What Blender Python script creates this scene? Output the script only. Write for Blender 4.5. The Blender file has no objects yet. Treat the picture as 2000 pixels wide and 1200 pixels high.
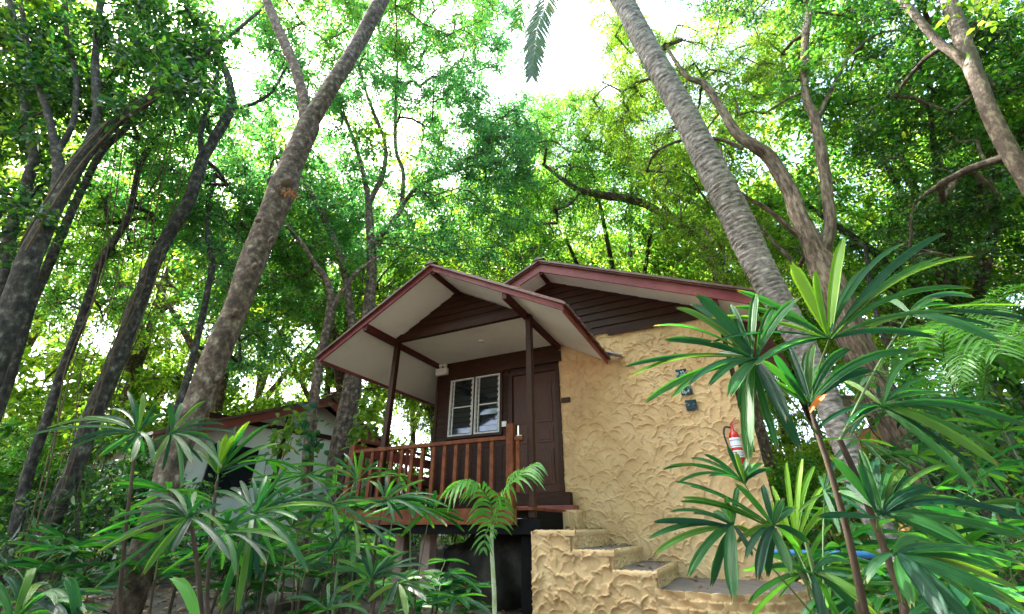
import bpy, math, random
import numpy as np
from mathutils import Vector, Matrix
rng = np.random.default_rng(7)
random.seed(7)
C = bpy.context.scene
COL = C.collection

# ------------------------------------------------------------------ camera, sky, sun
FOC, PITCH, YAW = 830.0, math.radians(27.4), math.radians(26.1)
R_ = np.array([math.cos(YAW), math.sin(YAW), 0.0])
H_ = np.array([-math.sin(YAW), math.cos(YAW), 0.0])
Z_ = np.array([0.0, 0.0, 1.0])
F_ = math.cos(PITCH) * H_ + math.sin(PITCH) * Z_
U_ = -math.sin(PITCH) * H_ + math.cos(PITCH) * Z_
cam_d = bpy.data.cameras.new('camera'); cam = bpy.data.objects.new('camera', cam_d); COL.objects.link(cam)
cam_d.sensor_width = 36; cam_d.lens = 36 * FOC / 2000; cam_d.clip_end = 600; cam_d.clip_start = 0.02
cam.matrix_world = Matrix((tuple(R_) + (0,), tuple(U_) + (0,), tuple(-F_) + (0,), (0, 0, 0, 1))).transposed()
C.camera = cam

SUN_AZ, SUN_EL = math.radians(-60), math.radians(56)          # azimuth from the viewing direction (left is negative)
sh = math.cos(SUN_AZ) * H_ + math.sin(SUN_AZ) * R_
sun_dir = math.cos(SUN_EL) * sh + math.sin(SUN_EL) * Z_
w = bpy.data.worlds.new('World'); C.world = w; w.use_nodes = True
nt = w.node_tree; bg = nt.nodes['Background']
sky = nt.nodes.new('ShaderNodeTexSky'); sky.sky_type = 'NISHITA'; sky.sun_disc = False
sky.sun_elevation = SUN_EL; sky.sun_rotation = math.atan2(sh[0], sh[1]); sky.air_density = 1.0; sky.dust_density = 5.0
nt.links.new(sky.outputs[0], bg.inputs[0]); bg.inputs[1].default_value = 0.135
sd = bpy.data.lights.new('sun', 'SUN'); sd.energy = 3.6; sd.angle = math.radians(0.5); sd.color = (1.0, 0.95, 0.86)
so = bpy.data.objects.new('sun', sd); COL.objects.link(so)
so.rotation_euler = Vector(sun_dir).to_track_quat('Z', 'Y').to_euler()
C.view_settings.view_transform = 'Standard'; C.view_settings.look = 'None'
C.view_settings.exposure = 3.72; C.view_settings.gamma = 1.0
C.render.engine = 'CYCLES'
cy = C.cycles
cy.max_bounces = 12; cy.diffuse_bounces = 8; cy.glossy_bounces = 3; cy.transmission_bounces = 8; cy.transparent_max_bounces = 6
cy.sample_clamp_indirect = 6.0; cy.use_denoising = True

# ------------------------------------------------------------------ helpers
def at(px, py, d):
    """point seen at (px,py) in the 2000x1200 frame, d metres ahead"""
    px = np.asarray(px, float); py = np.asarray(py, float)
    r = ((px - 1000) / FOC)[..., None] * R_ - ((py - 600) / FOC)[..., None] * U_ + F_
    return r * (np.asarray(d, float) / (r @ H_))[..., None]
def ground_z(x, y):
    x = np.asarray(x, float); y = np.asarray(y, float)
    d = np.hypot(x, y)
    z = -1.08 + 0.055 * np.clip(d - 5, 0, 9) + 0.10 * np.clip(d - 16, 0, 60)
    z = z + 0.05 * np.sin(x * 1.7 + 1) * np.cos(y * 1.3) + 0.03 * np.sin(x * 4.1) * np.sin(y * 3.7 + 2)
    return z
def put(o, parent=None):
    COL.objects.link(o)
    if parent is not None: o.parent = parent
    return o
def thing(name, label, cat, loc=(0, 0, 0), group=None):
    o = bpy.data.objects.new(name, None); put(o); o.location = tuple(float(v) for v in loc); o.empty_display_size = 0.1
    o['label'] = label; o['category'] = cat
    if group: o['group'] = group
    return o
def tag(o, label=None, cat=None, group=None, kind=None):
    if label: o['label'] = label
    if cat: o['category'] = cat
    if group: o['group'] = group
    if kind: o['kind'] = kind
    return o
def arr_mesh(name, V, Fc, mat, parent=None, smooth=False, attr=None):
    """V (n,3); Fc list of index arrays, each (m,k)"""
    V = np.asarray(V, np.float32)
    if parent is not None: V = V - np.array(parent_loc(parent), np.float32)
    me = bpy.data.meshes.new(name)
    me.vertices.add(len(V)); me.vertices.foreach_set('co', V.ravel())
    Fc = [np.asarray(f, np.int32) for f in (Fc if isinstance(Fc, list) else [Fc])]
    Fc = [f for f in Fc if len(f)]
    nl = sum(f.size for f in Fc); nf = sum(len(f) for f in Fc)
    me.loops.add(nl); me.loops.foreach_set('vertex_index', np.concatenate([f.ravel() for f in Fc]))
    me.polygons.add(nf)
    tot = np.concatenate([np.full(len(f), f.shape[1], np.int32) for f in Fc])
    st = np.concatenate([[0], np.cumsum(tot)[:-1]]).astype(np.int32)
    me.polygons.foreach_set('loop_start', st)
    if smooth: me.polygons.foreach_set('use_smooth', np.ones(nf, bool))
    me.update(calc_edges=True)
    if attr is not None:
        a = me.attributes.new('tc', 'FLOAT_VECTOR', 'POINT'); a.data.foreach_set('vector', np.asarray(attr, np.float32).ravel())
    if mat: me.materials.append(mat)
    return put(bpy.data.objects.new(name, me), parent)
def parent_loc(p):
    l = np.array(p.location)
    while p.parent: p = p.parent; l = l + np.array(p.location)
    return l

class MB:
    """collects boxes and polygons (world coordinates) into one mesh"""
    def __init__(s): s.v = []; s.f = []
    def add(s, vs, fs):
        o = len(s.v); s.v += [tuple(map(float, v)) for v in vs]; s.f += [tuple(i + o for i in f) for f in fs]; return s
    def box(s, x0, x1, y0, y1, z0, z1):
        return s.add([(x0,y0,z0),(x1,y0,z0),(x1,y1,z0),(x0,y1,z0),(x0,y0,z1),(x1,y0,z1),(x1,y1,z1),(x0,y1,z1)],
                     [(0,3,2,1),(4,5,6,7),(0,1,5,4),(1,2,6,5),(2,3,7,6),(3,0,4,7)])
    def bar(s, a, b, wd, ht, up=(0, 0, 1)):
        a = Vector(a); b = Vector(b); d = (b - a).normalized(); u = Vector(up); r = d.cross(u).normalized(); u = r.cross(d)
        vs = [p + r * (i * wd / 2) + u * (j * ht / 2) for p in (a, b) for i, j in ((-1,-1),(1,-1),(1,1),(-1,1))]
        return s.add(vs, [(0,3,2,1),(4,5,6,7),(0,1,5,4),(1,2,6,5),(2,3,7,6),(3,0,4,7)])
    def prism(s, poly, ext):
        """poly: list of 3D points (planar), ext: extrusion vector"""
        n = len(poly); p = [Vector(q) for q in poly]; e = Vector(ext)
        return s.add(p + [q + e for q in p], [tuple(range(n))[::-1], tuple(range(n, 2*n))] + [(i, (i+1) % n, n + (i+1) % n, n + i) for i in range(n)])
    def cyl(s, a, b, r0, r1=None, n=12):
        r1 = r0 if r1 is None else r1
        a = Vector(a); b = Vector(b); d = (b - a).normalized(); r = d.orthogonal().normalized(); u = d.cross(r)
        vs = [p + (r * math.cos(t) + u * math.sin(t)) * q for p, q in ((a, r0), (b, r1)) for t in [2*math.pi*i/n for i in range(n)]]
        return s.add(vs, [tuple(range(n))[::-1], tuple(range(n, 2*n))] + [(i, (i+1) % n, n + (i+1) % n, n + i) for i in range(n)])
    def lathe(s, base, prof, axis=(0, 0, 1), n=16):
        d = Vector(axis).normalized(); r = d.orthogonal().normalized(); u = d.cross(r); base = Vector(base)
        vs = [base + d * h + (r * math.cos(2*math.pi*i/n) + u * math.sin(2*math.pi*i/n)) * q for q, h in prof for i in range(n)]
        fs = [(k*n + i, k*n + (i+1) % n, (k+1)*n + (i+1) % n, (k+1)*n + i) for k in range(len(prof)-1) for i in range(n)]
        fs += [tuple(range(n))[::-1], tuple((len(prof)-1)*n + i for i in range(n))]
        return s.add(vs, fs)
    def build(s, name, mat, parent=None, bevel=0, smooth=False):
        l = parent_loc(parent) if parent is not None else np.zeros(3)
        me = bpy.data.meshes.new(name); me.from_pydata([tuple(np.array(v) - l) for v in s.v], [], s.f); me.update()
        me.materials.append(mat)
        if smooth:
            for p in me.polygons: p.use_smooth = True
        o = put(bpy.data.objects.new(name, me), parent)
        if smooth:
            m = o.modifiers.new('es', 'EDGE_SPLIT'); m.split_angle = math.radians(40)
        if bevel:
            m = o.modifiers.new('bv', 'BEVEL'); m.width = bevel; m.segments = 2; m.limit_method = 'ANGLE'; m.angle_limit = math.radians(35)
        return o

def tubes(P, Rr, sides=4):
    """P (M,K,3), Rr (M,K) -> verts, quads"""
    P = np.asarray(P, float); M, K, _ = P.shape
    T = np.gradient(P, axis=1); T /= np.linalg.norm(T, axis=2, keepdims=True) + 1e-9
    ref = np.where(np.abs(T.mean(1, keepdims=True)[..., 2:3]) > .9, [1., 0, 0], [0, 0, 1.])
    A = np.cross(T, ref); A /= np.linalg.norm(A, axis=2, keepdims=True) + 1e-9
    B = np.cross(T, A)
    th = np.arange(sides) * 2 * np.pi / sides
    V = P[:, :, None] + Rr[:, :, None, None] * (A[:, :, None] * np.cos(th)[:, None] + B[:, :, None] * np.sin(th)[:, None])
    base = (np.arange(M) * K * sides)[:, None, None] + (np.arange(K - 1) * sides)[None, :, None]
    i = np.arange(sides)[None, None]; j = (i + 1) % sides
    Q = np.stack([base + i, base + j, base + sides + j, base + sides + i], -1).reshape(-1, 4)
    return V.reshape(-1, 3), Q
class Geo:
    def __init__(s): s.V = []; s.F = {}; s.n = 0; s.A = []
    def add(s, V, F, A=None):
        F = np.asarray(F)
        if len(F): s.F.setdefault(F.shape[1], []).append(F + s.n)
        s.V.append(np.asarray(V).reshape(-1, 3)); s.n += len(s.V[-1])
        if A is not None: s.A.append(A)
    def build(s, name, mat, parent=None, smooth=False):
        return arr_mesh(name, np.concatenate(s.V), [np.concatenate(f) for f in s.F.values()], mat, parent, smooth,
                        np.concatenate(s.A) if s.A else None)

def catmull(P, n):
    P = np.asarray(P, float); P = np.vstack([2*P[0]-P[1], P, 2*P[-1]-P[-2]])
    out = []
    for i in range(1, len(P) - 2):
        t = np.linspace(0, 1, n, endpoint=False)[:, None]
        a, b, c, d = P[i-1], P[i], P[i+1], P[i+2]
        out.append(.5*((2*b)+(-a+c)*t+(2*a-5*b+4*c-d)*t**2+(-a+3*b-3*c+d)*t**3))
    return np.vstack(out + [P[-2][None]])

# ------------------------------------------------------------------ materials
def mat(name, col, rough=.6, metal=0, spec=.5):
    m = bpy.data.materials.new(name); m.use_nodes = True; b = m.node_tree.nodes['Principled BSDF']
    b.inputs['Base Color'].default_value = (*col, 1); b.inputs['Roughness'].default_value = rough
    b.inputs['Metallic'].default_value = metal; b.inputs['Specular IOR Level'].default_value = spec
    return m
def N(m, t, **kw):
    n = m.node_tree.nodes.new(t)
    for k, v in kw.items(): setattr(n, k, v)
    return n
def L(m, a, b): m.node_tree.links.new(a, b)
def noisy(name, cols, scale=5, rough=.7, bump=.3, bdist=.01, stretch=(1, 1, 1), detail=6, tc=False, bscale=None, spec=.4, rvar=0):
    """cols: list of (pos, rgb) driven by stretched noise, plus bump"""
    m = mat(name, cols[0][1], rough, spec=spec); b = m.node_tree.nodes['Principled BSDF']
    if tc: src = N(m, 'ShaderNodeAttribute', attribute_name='tc').outputs['Vector']
    else: src = N(m, 'ShaderNodeTexCoord').outputs['Object']
    mp = N(m, 'ShaderNodeMapping'); mp.inputs['Scale'].default_value = stretch; L(m, src, mp.inputs[0])
    n1 = N(m, 'ShaderNodeTexNoise'); n1.inputs['Scale'].default_value = scale; n1.inputs['Detail'].default_value = detail; n1.inputs['Roughness'].default_value = .62
    L(m, mp.outputs[0], n1.inputs['Vector'])
    cr = N(m, 'ShaderNodeValToRGB'); el = cr.color_ramp.elements
    while len(el) < len(cols): el.new(.5)
    for e, (p, c) in zip(el, cols): e.position = p; e.color = (*c, 1)
    L(m, n1.outputs[0], cr.inputs[0]); L(m, cr.outputs[0], b.inputs['Base Color'])
    if bump:
        n2 = N(m, 'ShaderNodeTexNoise'); n2.inputs['Scale'].default_value = bscale or scale * 2.5; n2.inputs['Detail'].default_value = 8; n2.inputs['Roughness'].default_value = .65
        L(m, mp.outputs[0], n2.inputs['Vector'])
        bp = N(m, 'ShaderNodeBump'); bp.inputs['Strength'].default_value = bump; bp.inputs['Distance'].default_value = bdist
        L(m, n2.outputs[0], bp.inputs['Height']); L(m, bp.outputs[0], b.inputs['Normal'])
        if rvar:
            mr = N(m, 'ShaderNodeMapRange'); mr.inputs['To Min'].default_value = rough - rvar; mr.inputs['To Max'].default_value = rough + rvar
            L(m, n2.outputs[0], mr.inputs['Value']); L(m, mr.outputs[0], b.inputs['Roughness'])
    return m
def leafmat(name, ramp, trans, tmix=.5, rough=.38, spec=.5):
    """ramp: colours over the random value of each leaf; trans: multiplier colour for light shining through"""
    m = bpy.data.materials.new(name); m.use_nodes = True; nt = m.node_tree; b = nt.nodes['Principled BSDF']; out = nt.nodes['Material Output']
    g = N(m, 'ShaderNodeNewGeometry'); cr = N(m, 'ShaderNodeValToRGB'); el = cr.color_ramp.elements
    while len(el) < len(ramp): el.new(.5)
    for e, (p, c) in zip(el, ramp): e.position = p; e.color = (*c, 1)
    L(m, g.outputs['Random Per Island'], cr.inputs[0]); L(m, cr.outputs[0], b.inputs['Base Color'])
    b.inputs['Roughness'].default_value = rough; b.inputs['Specular IOR Level'].default_value = spec
    t = N(m, 'ShaderNodeBsdfTranslucent'); mx = N(m, 'ShaderNodeMix', data_type='RGBA', blend_type='MULTIPLY'); mx.inputs[0].default_value = 1
    L(m, cr.outputs[0], mx.inputs[6]); mx.inputs[7].default_value = (*trans, 1); L(m, mx.outputs[2], t.inputs[0])
    ms = N(m, 'ShaderNodeMixShader'); ms.inputs[0].default_value = tmix
    L(m, b.outputs[0], ms.inputs[1]); L(m, t.outputs[0], ms.inputs[2]); L(m, ms.outputs[0], out.inputs[0])
    return m

M = {}
M['stucco'] = noisy('yellow_stucco', [(.3, (.47, .295, .14)), (.5, (.57, .375, .19)), (.72, (.62, .435, .24))], 3.0, .8, .35, .004, bscale=60)
def stains(m, col, scale=1.1, lo=.55, hi=.72, amt=.55, stretch=(1, 1, .5)):
    b = m.node_tree.nodes['Principled BSDF']; old = b.inputs['Base Color'].links[0].from_socket; tc = N(m, 'ShaderNodeTexCoord'); mp = N(m, 'ShaderNodeMapping'); mp.inputs['Scale'].default_value = stretch; L(m, tc.outputs['Object'], mp.inputs[0])
    n = N(m, 'ShaderNodeTexNoise'); n.inputs['Scale'].default_value = scale; n.inputs['Detail'].default_value = 9; n.inputs['Roughness'].default_value = .7; L(m, mp.outputs[0], n.inputs['Vector'])
    r = N(m, 'ShaderNodeMapRange'); r.inputs['From Min'].default_value = lo; r.inputs['From Max'].default_value = hi; r.inputs['To Max'].default_value = amt; L(m, n.outputs[0], r.inputs['Value'])
    mx = N(m, 'ShaderNodeMix', data_type='RGBA'); L(m, r.outputs[0], mx.inputs[0]); L(m, old, mx.inputs[6]); mx.inputs[7].default_value = (*col, 1); L(m, mx.outputs[2], b.inputs['Base Color'])
stains(M['stucco'], (.27, .20, .11))
M['wood'] = noisy('dark_wood', [(.3, (.018, .0055, .002)), (.55, (.035, .010, .003)), (.75, (.065, .019, .006))], 6, .5, .3, .004, (1, 1, 7), bscale=14, rvar=.12, spec=.2)
M['siding'] = noisy('brown_siding', [(.3, (.016, .005, .002)), (.55, (.030, .009, .0035)), (.75, (.055, .016, .006))], 5, .55, .35, .004, (1, 1, 9), bscale=16, rvar=.1, spec=.2)
M['rail'] = noisy('red_brown_timber', [(.28, (.060, .016, .006)), (.5, (.13, .036, .013)), (.75, (.21, .07, .022))], 5, .6, .35, .004, (1.5, 1.5, 1.5), bscale=22, rvar=.12, spec=.15)
M['door'] = noisy('varnished_door', [(.3, (.034, .010, .004)), (.55, (.062, .019, .007)), (.75, (.095, .030, .011))], 5, .42, .2, .003, (9, 9, 1), bscale=12, spec=.2)
M['fascia'] = noisy('maroon_paint', [(.3, (.14, .028, .034)), (.5, (.20, .042, .050)), (.72, (.25, .068, .072))], 2.2, .42, .15, .003, bscale=35, rvar=.1)
M['fascia2'] = noisy('red_brown_paint', [(.3, (.16, .035, .028)), (.55, (.24, .055, .042)), (.75, (.29, .08, .06))], 2.5, .42, .15, .003, bscale=35)
M['rafter'] = noisy('dark_maroon', [(.3, (.04, .010, .009)), (.6, (.075, .018, .016)), (.8, (.10, .026, .022))], 4, .45, .15, .003, spec=.2)
M['white'] = noisy('soffit_white', [(.25, (.72, .69, .64)), (.5, (.82, .80, .755)), (.75, (.86, .845, .81))], 1.6, .7, .08, .003, bscale=20)
M['tile'] = noisy('roof_tile', [(.25, (.055, .028, .024)), (.5, (.12, .055, .045)), (.72, (.19, .10, .085)), (.85, (.30, .25, .21))], 4, .38, .5, .01, bscale=16, spec=.6, rvar=.15)
M['flash'] = noisy('flashing', [(.3, (.20, .20, .27)), (.7, (.42, .42, .5))], 9, .35, .2, .004)
M['alu'] = noisy('aluminium', [(.3, (.45, .46, .45)), (.7, (.62, .63, .6))], 12, .38, 0)
M['glass'] = mat('dark_glass', (.012, .018, .02), .06, spec=.8)
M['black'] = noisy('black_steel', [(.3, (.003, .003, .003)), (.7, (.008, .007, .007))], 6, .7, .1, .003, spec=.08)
M['wplast'] = mat('white_plastic', (.66, .65, .60), .4)
M['red'] = mat('red_enamel', (.48, .012, .012), .22, spec=.6)
M['label'] = mat('paper_label', (.74, .74, .76), .5)
M['violet'] = mat('violet_print', (.16, .08, .30), .5)
M['brass'] = mat('worn_metal', (.55, .5, .4), .3, 1)
M['rubber'] = mat('black_rubber', (.012, .012, .012), .5)
M['plank'] = noisy('tread_cement', [(.25, (.045, .036, .030)), (.45, (.12, .105, .095)), (.62, (.19, .155, .135)), (.8, (.33, .31, .29))], 5, .75, .5, .006, (1.2, 5, 1), bscale=18)
M['rock'] = noisy('rock', [(.3, (.016, .014, .010)), (.55, (.04, .035, .025)), (.78, (.10, .09, .07))], 2.6, .85, .7, .03, bscale=6)
M['pier'] = noisy('pink_concrete', [(.3, (.30, .19, .15)), (.7, (.42, .29, .24))], 7, .85, .3, .006)
M['path'] = noisy('grey_path', [(.3, (.20, .20, .21)), (.7, (.30, .30, .31))], 6, .85, .3, .005, bscale=60)
M['pipe'] = mat('blue_pipe', (.02, .16, .36), .4)
M['bark'] = noisy('brown_bark', [(.36, (.030, .020, .013)), (.48, (.080, .052, .034)), (.57, (.14, .10, .070)), (.68, (.30, .255, .19))], 13, .85, 1.0, .03, (1, 1, .8), tc=True, bscale=32, detail=10)
M['darkbark'] = noisy('dark_bark', [(.36, (.012, .010, .008)), (.48, (.034, .028, .022)), (.58, (.075, .064, .050)), (.70, (.20, .19, .16))], 13, .85, 1.0, .03, (1, 1, .6), tc=True, bscale=32, detail=10)
M['roughbark'] = noisy('fissured_bark', [(.33, (.022, .014, .009)), (.47, (.10, .068, .045)), (.6, (.19, .145, .10)), (.78, (.31, .26, .20))], 18, .9, 1.0, .07, (1, 1, .22), tc=True, bscale=22, detail=9)
M['palebark'] = noisy('pale_bark', [(.28, (.030, .020, .014)), (.5, (.075, .052, .038)), (.66, (.19, .15, .11))], 12, .85, 1, .03, (1, 1, .5), tc=True, bscale=28, detail=9)
M['palmbark'] = noisy('palm_bark', [(.36, (.06, .052, .046)), (.47, (.15, .135, .125)), (.56, (.22, .20, .185)), (.7, (.36, .335, .31))], 7, .8, .9, .012, (1.6, 1.6, 3.2), tc=True, bscale=22)
M['cane'] = noisy('fibrous_cane', [(.3, (.018, .012, .008)), (.55, (.05, .032, .018)), (.8, (.13, .085, .05))], 22, .9, .8, .006, (1, 1, .3), tc=True, bscale=40)
M['stem'] = noisy('green_stem', [(.3, (.035, .075, .018)), (.7, (.08, .14, .035))], 12, .5, .2, .003)
M['palestem'] = noisy('pale_green_stem', [(.3, (.22, .30, .10)), (.6, (.42, .45, .30)), (.8, (.60, .60, .52))], 14, .5, .3, .003, (1, 1, 2))
M['liana'] = noisy('liana', [(.3, (.06, .038, .02)), (.7, (.15, .10, .055))], 14, .85, .4, .004)
M['shell'] = noisy('pale_wall', [(.3, (.68, .66, .63)), (.7, (.80, .78, .75))], 2.5, .8, .15, .004)
M['ochre'] = noisy('ochre_wall', [(.3, (.50, .26, .085)), (.7, (.63, .37, .15))], 3.5, .8, .5, .02, bscale=9)
# leaf materials
g_mid = [(0, (.020, .085, .018)), (.3, (.040, .150, .026)), (.6, (.055, .185, .040)), (.9, (.105, .24, .035)), (1, (.19, .24, .03))]
g_teal = [(0, (.022, .10, .045)), (.35, (.042, .165, .060)), (.7, (.070, .215, .066)), (1, (.14, .27, .05))]
g_yel = [(0, (.055, .14, .014)), (.4, (.10, .215, .020)), (.8, (.155, .28, .030)), (1, (.28, .33, .045))]
g_dark = [(0, (.008, .045, .016)), (.5, (.018, .08, .020)), (.8, (.05, .145, .024)), (1, (.12, .21, .03))]
g_fan = [(0, (.004, .040, .022)), (.45, (.008, .070, .028)), (.85, (.024, .115, .022)), (1, (.07, .16, .02))]
M['l_mid'] = leafmat('leaf_mid', g_mid, (2.3, 2.2, 1.0), .6)
M['l_teal'] = leafmat('leaf_teal', g_teal, (2.1, 2.2, 1.4), .6)
M['l_yel'] = leafmat('leaf_yellow_green', g_yel, (1.85, 1.8, .9), .62)  # sunlight on far foliage is partly put into this yellower green
M['l_dark'] = leafmat('leaf_dark', g_dark, (2.0, 2.1, .9), .42)
M['l_fan'] = leafmat('leaf_fan', g_fan, (3.2, 2.7, .7), .42, rough=.42, spec=.32)
def detail_fan(m):
    b = m.node_tree.nodes['Principled BSDF']; a = N(m, 'ShaderNodeAttribute', attribute_name='tc'); sp_ = N(m, 'ShaderNodeSeparateXYZ'); L(m, a.outputs['Vector'], sp_.inputs[0])
    mp = N(m, 'ShaderNodeMapping'); mp.inputs['Scale'].default_value = (5.5, .5, 1); L(m, a.outputs['Vector'], mp.inputs[0])
    n1 = N(m, 'ShaderNodeTexNoise'); n1.inputs['Scale'].default_value = 2.2; n1.inputs['Detail'].default_value = 5; L(m, mp.outputs[0], n1.inputs['Vector'])
    bp = N(m, 'ShaderNodeBump'); bp.inputs['Strength'].default_value = .5; bp.inputs['Distance'].default_value = .004; L(m, n1.outputs[0], bp.inputs['Height']); L(m, bp.outputs[0], b.inputs['Normal'])
    old = b.inputs['Base Color'].links[0].from_socket; tg = [l.to_socket for l in m.node_tree.links if l.from_socket == old]
    md = N(m, 'ShaderNodeMath', operation='MULTIPLY_ADD'); L(m, n1.outputs[0], md.inputs[0]); md.inputs[1].default_value = .22; L(m, sp_.outputs[1], md.inputs[2])
    r = N(m, 'ShaderNodeMapRange'); r.inputs['From Min'].default_value = 1.085; r.inputs['From Max'].default_value = 1.13; L(m, md.outputs[0], r.inputs['Value'])
    mr = N(m, 'ShaderNodeMapRange'); mr.inputs['From Min'].default_value = .35; mr.inputs['From Max'].default_value = .65; mr.inputs['To Min'].default_value = .72; mr.inputs['To Max'].default_value = 1.3; L(m, n1.outputs[0], mr.inputs['Value'])
    vm = N(m, 'ShaderNodeVectorMath', operation='SCALE'); L(m, old, vm.inputs[0]); L(m, mr.outputs[0], vm.inputs['Scale'])
    mx = N(m, 'ShaderNodeMix', data_type='RGBA'); L(m, r.outputs[0], mx.inputs[0]); L(m, vm.outputs[0], mx.inputs[6]); mx.inputs[7].default_value = (.22, .13, .05, 1)
    for t in tg: L(m, mx.outputs[2], t)
detail_fan(M['l_fan'])
M['l_lime'] = leafmat('leaf_lime', [(0, (.08, .22, .012)), (1, (.16, .33, .025))], (1.9, 1.7, .8), .55, spec=.25)
M['l_palm'] = leafmat('leaf_palm', [(0, (.05, .19, .03)), (1, (.10, .28, .05))], (1.8, 1.7, .8), .45, rough=.35)
M['l_frond'] = leafmat('leaf_frond', [(0, (.03, .10, .02)), (.8, (.07, .17, .03)), (1, (.22, .20, .05))], (1.5, 1.5, .8), .4)
M['litter'] = leafmat('leaf_litter', [(0, (.12, .055, .025)), (.5, (.22, .12, .06)), (.9, (.34, .23, .14)), (1, (.10, .16, .03))], (1, .8, .5), .2, rough=.7)
gm = noisy('forest_soil', [(.3, (.035, .026, .018)), (.48, (.075, .058, .042)), (.62, (.14, .11, .085)), (.8, (.24, .20, .16))], 1.7, .95, .8, .03, bscale=12)
M['soil'] = gm

# ------------------------------------------------------------------ ground
def ground():
    r = np.concatenate([[0], np.geomspace(.6, 320, 150)]); a = np.linspace(0, 2*np.pi, 181)[:-1]
    Rg, A = np.meshgrid(r[1:], a, indexing='ij')
    X = Rg * np.cos(A); Y = Rg * np.sin(A); Zg = ground_z(X, Y)
    V = np.concatenate([[[0, 0, float(ground_z(0, 0))]], np.stack([X, Y, Zg], -1).reshape(-1, 3)])
    n = len(a); i = np.arange(n); j = (i + 1) % n
    tri = np.stack([np.zeros(n, int), 1 + i, 1 + j], -1)
    k = np.arange(len(r) - 2)[:, None] * n
    q = np.stack([1 + k + i, 1 + k + n + i, 1 + k + n + j, 1 + k + j], -1).reshape(-1, 4)
    o = arr_mesh('ground', V, [tri, q], M['soil'], smooth=True); tag(o, kind='structure')
ground()

# ------------------------------------------------------------------ stucco relief
def stucco_field(w, h, res, rad, depth, seed, dens=3.2, aspect=.62, rowed=False):
    """trowel scallops: each stroke overwrites a fan-shaped patch that rises to a sharp arc"""
    g = np.random.default_rng(seed); nx = int(w / res) + 1; ny = int(h / res) + 1
    Hf = np.zeros((ny, nx)); X = np.linspace(0, w, nx); Y = np.linspace(0, h, ny)
    n = int(dens * w * h / (rad * rad * aspect * 2))
    for k in range(n):
        cx = g.uniform(-rad, w + rad); cy_ = g.uniform(-rad, h + rad)
        r = rad * g.uniform(.5, 1.45); an = g.normal(0, .7) + (.6 if g.random() < .5 else -.35); aspect = g.uniform(.42, .75)
        x0 = np.searchsorted(X, cx - r * 1.1); x1 = np.searchsorted(X, cx + r * 1.1)
        y0 = np.searchsorted(Y, cy_ - r * 1.1); y1 = np.searchsorted(Y, cy_ + r * 1.1)
        if x1 - x0 < 2 or y1 - y0 < 2: continue
        dx = X[None, x0:x1] - cx; dy = Y[y0:y1, None] - cy_
        u = dx * math.cos(an) + dy * math.sin(an); v = -dx * math.sin(an) + dy * math.cos(an)
        q = np.hypot(u, v / aspect * .8) / r
        m = (q < 1) & (v > -.30 * r)
        rise = np.clip(v / (r * aspect * 1.1), 0, 1.2)
        hh = depth * (.05 + .22 * g.random() + 1.0 * rise ** 1.5 * (q ** 3)) + .12 * depth * np.sin(u / r * 9 + g.uniform(0, 6)) * .3
        blk = Hf[y0:y1, x0:x1]
        blk[m] = .25 * blk[m] + hh[m]
    k = np.array([.14, .72, .14])
    Hf = np.apply_along_axis(lambda a: np.convolve(a, k, 'same'), 0, Hf); Hf = np.apply_along_axis(lambda a: np.convolve(a, k, 'same'), 1, Hf)
    return X, Y, Hf
def stucco_face(name, org, eu, ev, en, w, h, res, rad, depth, seed, parent, mask=None, matn='stucco', extra=None, dens=3.2):
    X, Y, Hf = stucco_field(w, h, res, rad, depth, seed, dens)
    org, eu, ev, en = map(np.array, (org, eu, ev, en))
    if extra is not None: Hf = Hf + extra(X[None], Y[:, None])
    V = org + X[None, :, None] * eu + Y[:, None, None] * ev + Hf[..., None] * en
    ny, nx = Hf.shape; idx = np.arange(ny * nx).reshape(ny, nx)
    q = np.stack([idx[:-1, :-1], idx[:-1, 1:], idx[1:, 1:], idx[1:, :-1]], -1)
    if mask is not None:
        xc = .5 * (X[:-1] + X[1:])[None]; yc = .5 * (Y[:-1] + Y[1:])[:, None]
        q = q[mask(xc + 0 * yc, yc + 0 * xc)]
    return arr_mesh(name, V.reshape(-1, 3), q.reshape(-1, 4), M[matn], parent, smooth=True)

# ------------------------------------------------------------------ the cottage
YW = 6.95                     # front wall plane
YP = 5.5                      # porch post plane
XL, XD, XR = -5.05, -2.46, .38
cot = thing('cottage', 'yellow stucco and dark timber cottage with maroon gabled roofs and a raised porch', 'cottage', (-2.3, 8.5, -.9))
# stucco wall + body behind
stucco_face('wall', (XD, YW, -1.2), (1, 0, 0), (0, 0, 1), (0, -1, 0), XR - XD, 4.27, 0.007, .10, .032, 3, cot,
            mask=lambda x, y: ~((x > XR - XD - .13) & (x < XR - XD - .055) & (y > 1.2 + .92) & (y < 1.2 + 2.93)))
MB().box(XD + .02, XR - .14, YW + .012, YW + 4.2, -1.2, 3.05).box(XR - .06, XR - .002, YW + .012, YW + .16, -1.2, 3.05).box(XR - .14, XR - .002, YW + .2, YW + 4.2, -1.2, 3.05).box(XR-.14, XR-.06, YW+.012, YW+.2, -1.2, .92).box(XR-.14, XR-.06, YW+.012, YW+.2, 2.93, 3.05).build('wall_body', M['stucco'], cot)
sw = MB().box(XR - .125, XR - .058, YW + .03, YW + .06, .92, 2.93).build('window', M['rafter'], cot, .004)
MB().bar((XR + .005, YW + .25, 2.9), (XR + .26, YW + .3, 2.0), .9, .03, (0, 1, 0)).build('awning_shutter', M['rafter'], cot)
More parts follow.
